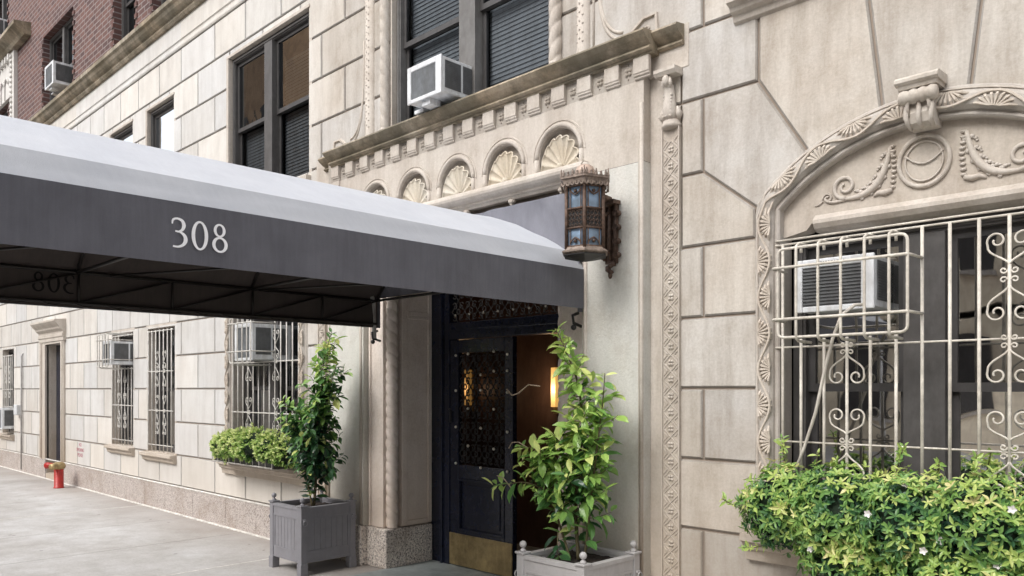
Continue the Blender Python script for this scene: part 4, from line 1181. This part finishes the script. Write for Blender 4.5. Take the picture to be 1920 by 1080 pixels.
for x in (AX0+.05, AX1-.05):
    po = MB(); po.tube([(x,YO+.05,0),(x,YO+.05,ZV+.05)], .025, 10); ap(po, 'post', 'white_metal')
# hook and side strap at the wall end
hk = MB(); hk.tube([(-5.80,-.14,2.42),(-5.83,-.10,2.36),(-5.84,-.09,2.25),(-5.84,-.085,2.05)], .020, 10); ap(hk, 'end_pipe', 'pipe_grey')
for x in (-5.83, -3.50): hk = MB(); hk.tube([(x-.01,-.02,2.03),(x-.01,-.10,2.05),(x-.01,-.11,2.10),(x-.01,-.05,2.12)], .011, 6); hk.ball((x-.01,-.10,2.02), .02, 8, 5); ap(hk, 'bracket', 'black_iron')
# the number
def ribbon(mb, pts, T, sub=6):
    P_ = []
    for i in range(len(pts)-1):
        p0 = pts[max(0,i-1)]; p1 = pts[i]; p2 = pts[i+1]; p3 = pts[min(len(pts)-1,i+2)]
        for s in range(sub):
            t = s/sub
            P_.append(tuple(.5*((2*p1[k])+(-p0[k]+p2[k])*t+(2*p0[k]-5*p1[k]+4*p2[k]-p3[k])*t*t+(-p0[k]+3*p1[k]-3*p2[k]+p3[k])*t**3) for k in range(3)))
    P_.append(pts[-1]); vs = []
    for i, (a, b_, w_) in enumerate(P_):
        d = Vector((P_[min(i+1,len(P_)-1)][0]-P_[max(0,i-1)][0], P_[min(i+1,len(P_)-1)][1]-P_[max(0,i-1)][1])).normalized()
        vs += [T(a-d.y*w_/2, b_+d.x*w_/2), T(a+d.y*w_/2, b_-d.x*w_/2)]
    mb.add(vs, [(2*i, 2*i+1, 2*i+3, 2*i+2) for i in range(len(P_)-1)])
def oval(mb, T, cx, cz, a, b_, sx, sz, n=40, lean=0):
    vs = []
    for i in range(n):
        t = 2*pi*i/n
        vs += [T(cx+a*cos(t), cz+b_*sin(t)), T(cx+(a-sx)*cos(t+lean), cz+(b_-sz)*sin(t+lean))]
    mb.add(vs, [(2*i, 2*i+1, 2*((i+1) % n)+1, 2*((i+1) % n)) for i in range(n)])
def number308(mb, T):
    k = .0
    three = lambda a, b_: T(a+.31, b_)
    ribbon(mb, [(-.27,.28,.05),(-.24,.42,.07),(-.10,.475,.07),(.06,.42,.10),(.12,.27,.125),(.06,.11,.09),(-.10,.02,.045)], three)
    e = lambda a, b_: T(a+.31, b_, .0004)
    ribbon(mb, [(-.17,.045,.06),(-.02,.035,.06),(.13,-.06,.11),(.18,-.22,.13),(.10,-.38,.10),(-.06,-.465,.07),(-.25,-.465,.06)], e)
    oval(mb, lambda a, b_: T(a+.98, b_), 0, 0, .29, .50, .125, .068)
    oval(mb, lambda a, b_: T(a+1.69, b_), -.01, .27, .215, .235, .105, .065)
    oval(mb, lambda a, b_: T(a+1.69, b_, .0004), .0, -.225, .28, .275, .12, .07)
H_ = .128
nb = MB(); number308(nb, lambda a, b_, e=0: (AX1+.016+e, -2.828+a*H_, 2.274+b_*H_))
ap(nb, 'number', 'numeral_white', label='white numerals 308 on the awning side')
nb = MB(); number308(nb, lambda a, b_, e=0: (AX0-.016-e, -2.51-a*H_, 2.30+b_*H_)); ap(nb, 'number', 'numeral_white')
nb = MB(); number308(nb, lambda a, b_, e=0: (AX0+.0145+e, -2.51-a*H_, 2.30+b_*H_)); ap(nb, 'number', 'numeral_shadow', label='dark 308 showing through the far side of the awning')

# ------------------------------------------------------------------ wall lantern
LX, LY = -3.214, -.335
Lt = thing('wall_lantern', 'ornate six sided bronze wall lantern with blue glass beside the awning', 'lantern', loc=(LX, LY, 2.44))
LINV = Matrix.Translation((-LX, -LY, -2.44))
def lp(mb, n, m, parent=None, bevel=0):
    o = mb.build(n, M[m], parent or Lt, bevel)
    if parent is None: o.matrix_parent_inverse = LINV
    return o
def hexp(r, k, rot=0): return (LX+r*cos(k*pi/3+rot), LY+r*sin(k*pi/3+rot))
ROT = radians(8)
bd = MB(); R6 = .131
for k in range(6):
    x, y = hexp(R6, k, ROT); x2, y2 = hexp(R6, k+1, ROT)
    bd.tube([(x,y,2.46),(x,y,2.87)], .012, 6)
    for z in (2.485, 2.60, 2.72, 2.86): bd.tube([(x,y,z),(x2,y2,z)], .0075, 6)
    # pierced centre panel and gothic corner pieces
    for i in range(5):
        for j in range(4):
            f_ = (i+.5)/5; px, py = x+(x2-x)*f_, y+(y2-y)*f_; z = 2.615+.03*j
            s = .010 if (i+j) % 2 else .013
            bd.tube([(px+(x2-x)*.07*cos(q*pi/2), py+(y2-y)*.07*cos(q*pi/2), z+s*sin(q*pi/2)) for q in range(4)], .003, 4, True)
    for (z0, z1) in ((2.49,2.60),(2.72,2.855)):
        for f_ in (.2,.8):
            px, py = x+(x2-x)*f_, y+(y2-y)*f_; bd.tube([(px,py,z0),(px,py,z1)], .0045, 4)
        sgn = 1 if z0 < 2.6 else -1; zb_ = z0 if sgn == 1 else z1
        bd.tube([(x+(x2-x)*(.2+.6*i/8), y+(y2-y)*(.2+.6*i/8), zb_+sgn*(.015+.035*(1-abs(i-4)/4)**.6)) for i in range(9)], .005, 5)
        mx_, my_ = (x+x2)/2, (y+y2)/2
        bd.ball((mx_, my_, zb_+sgn*.028), .012, 6, 4)
lp(bd, 'lantern_body', 'bronze')
gp_ = MB()
for k in range(6):
    (x, y), (x2, y2) = hexp(R6-.012, k, ROT), hexp(R6-.012, k+1, ROT)
    gp_.add([(x,y,2.48),(x2,y2,2.48),(x2,y2,2.86),(x,y,2.86)], [(0,1,2,3)])
lp(gp_, 'lantern_pane', 'lantern_glass')
gm_ = MB()
for k in range(6):
    (x, y), (x2, y2) = hexp(R6-.006, k, ROT), hexp(R6-.006, k+1, ROT)
    gm_.add([(x,y,2.602),(x2,y2,2.602),(x2,y2,2.718),(x,y,2.718)], [(0,1,2,3)])
lp(gm_, 'pierced_band', 'black_iron')
cr = MB()
cr.lathe(LX, LY, [(.132,2.865),(.154,2.872),(.160,2.90),(.172,2.905),(.172,2.92),(.15,2.925),(.06,2.95)], 6, rot=ROT, smooth=False)
for k in range(6):
    (x, y), (x2, y2) = hexp(.167, k, ROT), hexp(.167, k+1, ROT)
    for i in range(5):
        f_ = (i+.5)/5; px, py = x+(x2-x)*f_, y+(y2-y)*f_
        cr.tube([(px,py,2.92),(px,py,2.945+(.012 if i % 2 == 0 else 0))], [.011,.003], 5)
        cr.ball((px,py,2.938), .009, 5, 3)
        cr.tube([(px+(x2-x)*.08*cos(a), py+(y2-y)*.08*cos(a), 2.878-.020*sin(a)) for a in (0,.8,1.57,2.3,3.14)], .006, 5)
    cr.tube([(x,y,2.92),(x,y,2.965)], [.010,.003], 5)
lp(cr, 'crown', 'pale_bronze')
cp = MB(); cp.lathe(LX, LY, [(.065,2.93),(.062,2.975),(.05,3.00),(.03,3.012),(.0,3.015)], 14); lp(cp, 'cap', 'copper_cap')
ft = MB(); ft.lathe(LX, LY, [(.06,2.425),(.135,2.438),(.162,2.452),(.162,2.46),(.145,2.468),(.134,2.49)], 6, rot=ROT, smooth=False); lp(ft, 'base_tray', 'pale_bronze')
ub_ = MB(); ub_.lathe(LX, LY, [(.02,2.405),(.05,2.41),(.15,2.434),(.15,2.44)], 6, rot=ROT, smooth=False); lp(ub_, 'underside', 'black_iron')
bk_ = MB()
bx_ = LX+.0
bk_.prism([(bx_-.045,2.42),(bx_+.045,2.42),(bx_+.05,2.80),(bx_-.05,2.80)], 'y', -.075, -.052)
for dx in (-.045, 0, .045): bk_.tube([(bx_+dx,-.085,2.44),(bx_+dx,-.085,2.80)], .009, 6)
bk_.tube([(bx_,-.08,2.80),(bx_,-.10,2.83),(bx_,-.16,2.84),(bx_,-.20,2.82)], [.03,.03,.024,.018], 8)
bk_.box(bx_-.065, bx_+.065, -.13, -.055, 2.80, 2.825)
for k in range(4):
    z = 2.47+.09*k; bk_.ball((bx_+.065,-.075,z), .020, 6, 4); bk_.ball((bx_-.065,-.075,z), .020, 6, 4)
    bk_.tube([(bx_+.05+.02*cos(i*.9), -.09, z+.02*sin(i*.9)) for i in range(7)], .005, 5)
for i in range(5):
    bk_.tube([(bx_+.035*cos(i*1.3)*(1-i*.12), -.075-.01*i % .02, 2.42-.012*i), (bx_, -.09, 2.405-.013*i)], [.02,.012], 6)
bk_.ball((bx_,-.08,2.345), .016, 6, 5, sc=(1,1,1.6))
bk_.tube([(bx_,-.08,2.50),(bx_,-.16,2.47),(bx_,-.22,2.50)], .012, 6)
bk_.tube([(bx_,-.08,2.76),(bx_,-.14,2.72),(bx_,-.20,2.76)], .012, 6)
lp(bk_, 'wall_bracket', 'bronze')

# ------------------------------------------------------------------ planters with laurels
def planter(cx, cy, s, h, mat, label):
    t = thing('planter', label, 'planter', 'square planters flanking the entrance', (cx, cy, 0))
    def ad(mb, n, m=mat, b=0.0, par=None): return mb.build(n, M[m], par or t, b)
    H = s/2; lg = .058
    for sx in (-1, 1):
        for sy in (-1, 1):
            x, y = sx*(H-lg/2), sy*(H-lg/2); l = MB()
            l.box(x-lg/2, x+lg/2, y-lg/2, y+lg/2, .012, h+.012)
            l.box(x-lg/2-.006, x+lg/2+.006, y-lg/2-.006, y+lg/2+.006, 0, .10)
            l.box(x-lg/2-.009, x+lg/2+.009, y-lg/2-.009, y+lg/2+.009, h+.012, h+.026)
            lo = ad(l, 'corner_post', b=.004)
            f = MB(); f.lathe(x, y, [(.022,h+.026),(.018,h+.036),(.009,h+.044),(.009,h+.052)], 12); f.ball((x,y,h+.070), .023, 12, 8); ad(f, 'finial', par=lo)
            r = MB(); zx = h-.105
            ox, oy = (sx*(lg/2+.006), 0)
            r.box(x+ox-.010, x+ox+.010, y-.012, y+.012, zx, zx+.016)
            r.tube([(x+sx*(lg/2+.022), y+.022*cos(q*pi/4), zx-.018+.024*sin(q*pi/4)) for q in range(8)], .004, 6, True)
            ad(r, 'ring_handle', par=lo)
    pnl = MB()
    for ax in (0, 1):
        for sg in (-1, 1):
            def bx(a0, a1, d0, d1, z0, z1):
                if ax == 0: pnl.box(a0, a1, min(sg*d0, sg*d1), max(sg*d0, sg*d1), z0, z1)
                else: pnl.box(min(sg*d0, sg*d1), max(sg*d0, sg*d1), a0, a1, z0, z1)
            e = H-lg
            bx(-e, e, H-.045, H-.016, .105, h)
            for (z0, z1) in ((.105,.125),(.19,.205),(h-.10,h-.085)): bx(-e, e, H-.016, H-.006, z0, z1)
            bx(-e, e, H-.016, H-.009, .125, .19); bx(-e, e, H-.016, H-.009, h-.085, h-.018)
            for (a0, a1) in ((-e, -e+.022), (e-.022, e)): bx(a0, a1, H-.016, H-.007, .205, h-.10)
            nb_ = 7; wv = (2*e-.044)/nb_
            if ax == 1 or True:
                for i in range(nb_): bx(-e+.022+i*wv+.0018, -e+.022+(i+1)*wv-.0018, H-.016, H-.012, .205, h-.10)
            bx(-e-.002, e+.002, H-.05, H-.002, h-.018, h+.008)
    ad(pnl, 'side_panel', b=.0015)
    so_ = MB()
    so_.grid(lambda u, v: ((u-.5)*(s-.09), (v-.5)*(s-.09), h-.035+.018*noise.noise(Vector((u*9,v*9,1)))), 24, 24)
    ad(so_, 'soil', 'soil')
    return t
planter(-6.345, -.40, .55, .575, 'planter_dark', 'dark grey square planter left of the door holding a bushy shrub')
planter(-3.245, -.365, .55, .555, 'planter_light', 'light grey square planter with ball finials right of the door')

def leaf(mb, p, d, nrm, L, W, tint, curl=.15):
    d = d.normalized(); s = d.cross(nrm)
    if s.length < 1e-3: s = d.orthogonal()
    s.normalize(); n = s.cross(d)
    vs = [p]
    for (t, w) in ((.22,.62),(.5,1.0),(.78,.68)):
        c = p+d*L*t - n*L*curl*t*t
        vs += [c+s*W*.5*w+n*W*.16, c-n*0, c-s*W*.5*w+n*W*.16]
    vs.append(p+d*L-n*L*curl*1.1)
    mb.add(vs, [(0,1,2),(0,2,3),(1,4,5,2),(2,5,6,3),(4,7,8,5),(5,8,9,6),(7,10,8),(8,10,9)], tint, False)
def laurel(label, base, stems, name='shrub', seed=1, leafL=(.06,.11), dense=1.0):
    rd = random.Random(seed)
    t = thing(name, label, 'shrub', None, base)
    inv = Matrix.Translation((-base[0], -base[1], -base[2]))
    st = MB(); lf = MB()
    for (pts, r0, den, tn) in stems:
        pts = [Vector(p) for p in pts]; 
        # smooth
        cur = []
        for i in range(len(pts)-1):
            p0, p1, p2, p3 = pts[max(0,i-1)], pts[i], pts[i+1], pts[min(len(pts)-1,i+2)]
            for s in range(6):
                q = s/6; cur.append(.5*((2*p1)+(-p0+p2)*q+(2*p0-5*p1+4*p2-p3)*q*q+(-p0+3*p1-3*p2+p3)*q**3))
        cur.append(pts[-1]); n = len(cur)
        st.tube(cur, [r0*(1-.75*i/(n-1)) for i in range(n)], 6)
        Ltot = sum((cur[i+1]-cur[i]).length for i in range(n-1)); cnt = int(Ltot*den*dense)
        for k in range(cnt):
            f = (k+rd.random())/cnt; f = .06+.94*f; x = f*(n-1); i = min(n-2, int(x)); p = cur[i].lerp(cur[i+1], x-i)
            tg_ = (cur[i+1]-cur[i]).normalized()
            a = k*2.4+rd.uniform(-.5,.5); o1 = tg_.orthogonal().normalized(); o2 = tg_.cross(o1)
            side = o1*cos(a)+o2*sin(a)
            d = (side + tg_*rd.uniform(.15,.9) + Vector((0,0,rd.uniform(-.55,.25)))).normalized()
            nn = (Vector((0,0,1))+Vector((rd.uniform(-.5,.5), rd.uniform(-.9,.1), rd.uniform(-.2,.4)))).normalized()
            L = rd.uniform(*leafL)*(1.0-.35*max(0,f-.7)/.3); W = L*rd.uniform(.36,.54)
            hgt = (p.z-base[2]-.6)/1.3
            tv = tn + .30*(f-.5) + rd.gauss(0,.14)
            if rd.random() < .03: tv = 1
            lf.add([], [])
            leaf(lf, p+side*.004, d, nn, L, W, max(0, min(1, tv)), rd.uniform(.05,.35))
    o = st.build('stem', M['stem'], t); o.matrix_parent_inverse = inv
    o = lf.build('foliage', M['laurel_leaf'], t); o.matrix_parent_inverse = inv
    return t
def branchy(rd, base, main, nb, spread, zlo, zhi, tn_lo, tn_hi, den, blen):
    """side branches around a main stem"""
    out = []
    for k in range(nb):
        f = (k+rd.random()*.8)/nb; z = zlo+(zhi-zlo)*f
        # point on main
        j = max(i for i in range(len(main)) if main[i][2] <= z or i == 0); j = min(j, len(main)-2)
        q = (z-main[j][2])/max(1e-6, main[j+1][2]-main[j][2]); q = max(0, min(1, q))
        p = [main[j][c]+(main[j+1][c]-main[j][c])*q for c in range(3)]
        a = k*2.399+rd.uniform(-.4,.4); L = blen(f)*rd.uniform(.75,1.2)
        e = (p[0]+cos(a)*L, p[1]+sin(a)*L*.85, p[2]+L*rd.uniform(.15,.8))
        m_ = ((p[0]+e[0])/2+rd.uniform(-.02,.02), (p[1]+e[1])/2, (p[2]+e[2])/2-.02)
        out.append(([p, m_, e], .004, den, tn_lo+(tn_hi-tn_lo)*f))
    return out
rd = random.Random(11)
bL = (-6.32,-.40,.55)
mainL = [(-6.32,-.40,.55),(-6.27,-.40,.9),(-6.25,-.41,1.3),(-6.20,-.40,1.6),(-6.16,-.40,1.85),(-6.03,-.40,2.10)]
mainL2 = [(-6.36,-.38,.55),(-6.34,-.36,.95),(-6.24,-.36,1.35),(-6.12,-.36,1.62),(-6.02,-.36,1.80)]
mainL3 = [(-6.30,-.43,.55),(-6.40,-.46,.95),(-6.45,-.47,1.25),(-6.42,-.46,1.42)]
stems = [(mainL,.012,50,.42),(mainL2,.010,55,.30),(mainL3,.010,60,.28)]
stems += branchy(rd, bL, mainL, 34, .2, .78, 1.55, .12, .52, 70, lambda f: .24-.08*f)
stems += branchy(rd, bL, mainL, 12, .2, 1.55, 2.02, .55, .9, 55, lambda f: .15-.07*f)
stems += branchy(rd, bL, mainL3, 16, .2, .85, 1.38, .15, .6, 70, lambda f: .17)
stems += branchy(rd, bL, mainL2, 12, .2, 1.0, 1.75, .2, .5, 60, lambda f: .14)
laurel('glossy broad leaved climber growing in the dark grey planter left of the door', bL, stems, seed=3, leafL=(.075,.125), dense=1.15)
rd = random.Random(23)
bR = (-3.24,-.37,.53)
mainR = [(-3.24,-.37,.53),(-3.26,-.37,.85),(-3.22,-.38,1.15),(-3.20,-.38,1.4),(-3.24,-.38,1.65),(-3.34,-.38,1.85),(-3.42,-.38,1.99)]
mainR2 = [(-3.20,-.36,.53),(-3.14,-.37,.9),(-3.08,-.38,1.25),(-3.04,-.38,1.5),(-3.02,-.38,1.70)]
mainR3 = [(-3.28,-.40,.53),(-3.38,-.44,.85),(-3.46,-.46,1.08),(-3.40,-.46,1.3)]
stems = [(mainR,.013,60,.68),(mainR2,.009,45,.62),(mainR3,.009,50,.62)]
stems += branchy(rd, bR, mainR, 26, .2, .78, 1.30, .46, .72, 62, lambda f: .21-.03*f)
stems += branchy(rd, bR, mainR, 20, .2, 1.25, 1.9, .72, .88, 70, lambda f: .15-.10*f)
stems += branchy(rd, bR, mainR2, 12, .2, .9, 1.55, .55, .8, 50, lambda f: .11)
stems += branchy(rd, bR, mainR3, 14, .2, .8, 1.25, .5, .85, 55, lambda f: .15)
stems += [([(-3.40,-.46,.95),(-3.55,-.52,1.0),(-3.70,-.55,.98),(-3.82,-.56,.96)],.005,50,.75),
          ([(-3.42,-.46,1.12),(-3.55,-.5,1.20),(-3.62,-.5,1.22)],.005,60,.7),
          ([(-3.34,-.45,.70),(-3.30,-.5,.60),(-3.27,-.52,.56)],.005,60,.25)]
laurel('pale green leafy climber growing in the light grey planter right of the door', bR, stems, seed=5, leafL=(.07,.145), dense=.92)
tw = MB()
tw.tube([(-3.45,-.5,1.62),(-3.55,-.5,1.63),(-3.64,-.5,1.575),(-3.70,-.5,1.56),(-3.75,-.5,1.60)], [.004,.0045,.0045,.0045,.006], 6)
tw.tube([(-3.55,-.5,1.22),(-3.64,-.5,1.255),(-3.70,-.5,1.25),(-3.73,-.5,1.21)], .0035, 6)
tw.tube([(-3.66,-.55,.96),(-3.72,-.56,1.02),(-3.78,-.56,1.03)], .0035, 6)
o = tw.build('tendril', M['twig'])
o.parent = [q for q in bpy.data.objects if q.name.startswith('shrub')][1] if False else None
shr = bpy.data.objects['shrub.001']; o.parent = shr; o.matrix_parent_inverse = Matrix.Translation((-bR[0], -bR[1], -bR[2]))

# ------------------------------------------------------------------ window boxes
def flower_box(x0, x1, y0, y1, z0, z1, label):
    t = thing('window_box', label, 'window box', None, ((x0+x1)/2, (y0+y1)/2, z0)); inv = Matrix.Translation((-(x0+x1)/2, -(y0+y1)/2, -z0))
    b_ = MB(); b_.box(x0, x1, y0, y1, z0, z0+.015); b_.box(x0, x1, y0, y0+.012, z0+.015, z1); b_.box(x0, x1, y1-.012, y1, z0+.015, z1)
    b_.box(x0, x0+.012, y0+.012, y1-.012, z0+.015, z1); b_.box(x1-.012, x1, y0+.012, y1-.012, z0+.015, z1)
    b_.box(x0+.012, x1-.012, y0+.012, y1-.012, z1-.04, z1-.03)
    o = b_.build('trough', M['sash_paint'], t); o.matrix_parent_inverse = inv
    r = MB()
    n = int((x1-x0)/.13)
    for i in range(n+1): x = x0+(x1-x0)*i/n; r.tube([(x,y0-.02,z1+.06),(x,y0-.02,z0),(x,y1,z0-.01)], .006, 6)
    r.tube([(x0,y0-.02,z1+.06),(x1,y0-.02,z1+.06)], .007, 6); r.tube([(x0,y0-.02,z0+.01),(x1,y0-.02,z0+.01)], .007, 6)
    o = r.build('box_rail', M['cage_paint'], t); o.matrix_parent_inverse = inv
    return t
flower_box(RXC-.68, RXC+.68, -.30, -.08, .82, 1.0, 'dark trough on the near window ledge hidden under ivy')
flower_box(LXC-.62, LXC+.72, -.28, -.08, .80, .98, 'railed trough on the ledge of the farther arched window')

def bush(name, label, mat, ellips, n, L, rd, kind, sprigs=(), flowers=0, tbase=.5, gap=None):
    cx = sum(e[0] for e in ellips)/len(ellips); base = (cx, -.2, min(e[2]-e[5] for e in ellips))
    t = thing(name, label, 'plant', None, base); inv = Matrix.Translation((-base[0], -base[1], -base[2]))
    lf = MB(); tot = sum(e[3]*e[5] for e in ellips)
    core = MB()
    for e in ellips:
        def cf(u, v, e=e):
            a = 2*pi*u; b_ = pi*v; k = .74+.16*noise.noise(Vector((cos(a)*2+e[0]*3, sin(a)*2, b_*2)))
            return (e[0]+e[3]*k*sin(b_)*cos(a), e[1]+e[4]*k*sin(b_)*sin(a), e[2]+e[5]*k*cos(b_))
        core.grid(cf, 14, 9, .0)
    def sprout(p, out, tint):
        if kind == 'star':
            ax = (out+Vector((rd.uniform(-.5,.5), rd.uniform(-.5,.2), rd.uniform(-.3,.7)))).normalized()
            o1 = ax.orthogonal().normalized(); o2 = ax.cross(o1); m = rd.choice((3,4,5,5)); ph = rd.random()*6
            l = L*rd.uniform(.65,1.25)
            for q in range(m):
                a = ph+q*2*pi/m; d = (o1*cos(a)+o2*sin(a))+ax*rd.uniform(.25,.7)
                leaf(lf, p, d, ax, l*rd.uniform(.6,1.25), l*rd.uniform(.28,.44), max(0, min(1, tint+rd.gauss(0,.06))), rd.uniform(.0,.3))
        else:
            for q in range(3):
                d = (out+Vector((rd.uniform(-1,1), rd.uniform(-1,.4), rd.uniform(-.8,1)))).normalized()
                l = L*rd.uniform(.7,1.3)
                leaf(lf, p, d, (out+Vector((0,0,.6))).normalized(), l, l*.5, max(0, min(1, tint+rd.gauss(0,.12))), .1)
    for e in ellips:
        k = int(n*e[3]*e[5]/tot)
        for _ in range(k):
            v = Vector((rd.gauss(0,1), rd.gauss(0,1), rd.gauss(0,1))).normalized()
            if v.y > .45: v.y = -v.y
            s = 1-abs(rd.gauss(0,.13)); lump = 1+.16*noise.noise(Vector((v.x*2.4+e[0]*2, v.y*2.4, v.z*2.4)))+.10*noise.noise(v*7+Vector((e[0],0,0)))
            p = Vector((e[0]+v.x*e[3]*s*lump, e[1]+v.y*e[4]*s*lump, e[2]+v.z*e[5]*s*lump))
            if p.y > -.03: p.y = -.03-rd.random()*.08
            if gap and gap[0] < p.x < gap[1] and p.z < gap[2]: continue
            pn = noise.noise(Vector((p.x*3.2, p.z*4.2, 9)))
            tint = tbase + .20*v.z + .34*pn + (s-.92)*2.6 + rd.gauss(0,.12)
            sprout(p, v, tint)
    st = MB()
    for (pts, m) in sprigs:
        pts = [Vector(p) for p in pts]; st.tube(pts, .003, 5)
        for k in range(m):
            f = (k+.5)/m*(len(pts)-1); i = min(len(pts)-2, int(f)); p = pts[i].lerp(pts[i+1], f-i)
            sprout(p, Vector((rd.uniform(-1,1), -.6, rd.uniform(-.2,1))).normalized(), tbase+.25+rd.gauss(0,.08))
    fl_ = MB()
    for _ in range(flowers):
        e = rd.choice(ellips); v = Vector((rd.gauss(0,1), -abs(rd.gauss(0,1))-.3, rd.gauss(0,.8))).normalized()
        p = Vector((e[0]+v.x*e[3]*1.03, e[1]+v.y*e[4]*1.05, e[2]+v.z*e[5]*1.0))
        if p.x < -1.55 and p.z > .95: continue
        for q in range(5):
            a = q*2*pi/5; d = Vector((cos(a), -.4, sin(a))); leaf(fl_, p, d, Vector((0,-1,0)), .022, .016, 0, -.1)
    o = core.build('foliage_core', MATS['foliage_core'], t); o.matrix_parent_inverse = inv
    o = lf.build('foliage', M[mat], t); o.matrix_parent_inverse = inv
    if st.v: o = st.build('stem', M['stem'], t); o.matrix_parent_inverse = inv
    if fl_.v: o = fl_.build('flower', M['petal'], t); o.matrix_parent_inverse = inv
    return t
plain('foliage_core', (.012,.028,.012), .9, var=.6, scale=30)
rd = random.Random(42)
ell = [(-1.93,-.24,.98,.24,.22,.22),(-1.62,-.26,.98,.30,.24,.25),(-1.30,-.27,.97,.30,.25,.25),(-.98,-.27,.98,.30,.25,.25),(-.68,-.25,.98,.26,.24,.24),(-1.55,-.25,.78,.30,.22,.18),(-1.05,-.28,.74,.42,.26,.22),(-.72,-.26,.74,.25,.24,.24)]
spr = [([(-1.97,-.13,1.10),(-2.0,-.12,1.22),(-2.02,-.10,1.34)], 11), ([(-2.1,-.25,.92),(-2.2,-.3,.97),(-2.27,-.3,1.0)], 8),
       ([(-1.95,-.3,.80),(-2.08,-.32,.76),(-2.14,-.32,.75)], 7), ([(-1.7,-.28,.75),(-1.72,-.36,.66),(-1.66,-.40,.60)], 8),
       ([(-1.42,-.15,1.15),(-1.40,-.14,1.26),(-1.38,-.12,1.33)], 8), ([(-1.68,-.2,1.15),(-1.68,-.2,1.25)], 6), ([(-1.84,-.1,1.1),(-1.83,-.08,1.27)], 4),
       ([(-1.22,-.2,1.15),(-1.20,-.2,1.27)], 6), ([(-1.1,-.1,1.1),(-1.08,-.08,1.30)], 5), ([(-1.5,-.4,.75),(-1.45,-.45,.62)], 5),([(-1.1,-.4,.75),(-1.05,-.45,.62)], 5)]
bush('ivy', 'lush lobed green and yellow ivy with small white flowers spilling over the near ledge', 'ivy_leaf', ell, 4700, .041, rd, 'star', spr, 16, .44)
ell = [(-8.35,-.22,.99,.28,.18,.15),(-8.02,-.24,1.02,.32,.20,.16),(-7.68,-.24,1.02,.32,.20,.17),(-7.36,-.22,1.01,.26,.18,.16),(-7.16,-.2,.97,.16,.14,.14)]
bush('clipped_shrub', 'clipped yellow green shrub hedge filling the window box behind the left planter', 'box_leaf', ell, 2100, .036, rd, 'small',
     [([(-7.86,-.2,1.14),(-7.86,-.2,1.24)], 5), ([(-8.25,-.3,.88),(-8.2,-.34,.78)], 4), ([(-8.5,-.3,.9),(-8.55,-.3,.82)], 4)], 0, .67, gap=(-7.62,-7.50,1.0))

# ------------------------------------------------------------------ red standpipe
S = thing('standpipe', 'short red fire standpipe with brass head by the service door', 'standpipe', loc=(-14.32,-.28,0))
SI = Matrix.Translation((14.32,.28,0))
s = MB(); s.lathe(-14.32,-.28,[(.082,0),(.082,.012),(.070,.02),(.070,.32),(.066,.325)], 18); o = s.build('pipe_body', M['red_paint'], S); o.matrix_parent_inverse = SI
s = MB(); s.lathe(-14.32,-.28,[(.075,.305),(.095,.33),(.10,.365),(.085,.40),(.05,.42),(.0,.425)], 16)
s.tube([(-14.32,-.28,.36),(-14.20,-.42,.36)], .05, 12); o = s.build('brass_head', M['brass'], S); o.matrix_parent_inverse = SI
s = MB(); s.tube([(-14.38,-.31,.36),(-14.50,-.38,.36),(-14.54,-.40,.355)], [.04,.045,.055], 12)
o = s.build('outlet_cap', M['red_paint'], S); o.matrix_parent_inverse = SI

# ------------------------------------------------------------------ house across the street (seen in the glass)
OP = thing('town_house', 'tan brick building across the street mirrored in the windows', 'building', loc=(-20,-18,0))
OI = Matrix.Translation((20,18,0))
ow = MB(); ow.box(-70, 25, -24, -17.2, 0, 11); o = ow.build('wall', M['tan_brick'], OP); o.matrix_parent_inverse = OI
ow = MB(); ow.box(-52, -40.4, -24, -17.19, 11.1, 23); o = ow.build('upper_wall', M['orange_brick'], OP); o.matrix_parent_inverse = OI
oc = MB(); oc.box(-70, 25, -17.35, -17.2, 3.4, 3.6); oc.box(-70, 25, -17.5, -17.2, 10.7, 11.1); o = oc.build('cornice', M['limestone'], OP); o.matrix_parent_inverse = OI
og = MB()
for i in range(38):
    for j in range(5 if 8 < i < 12 else 3): og.box(-69+i*2.5, -67.8+i*2.5, -17.21, -17.17, 1.0+j*3.6, 2.9+j*3.6)
o = og.build('window', M['sash_paint'], OP); o.matrix_parent_inverse = OI
og = MB()
for i in range(38):
    for j in range(5 if 8 < i < 12 else 3): og.box(-69.1+i*2.5, -67.7+i*2.5, -17.23, -17.1, .85+j*3.6, .98+j*3.6)
o = og.build('window_sill', M['limestone'], OP); o.matrix_parent_inverse = OI
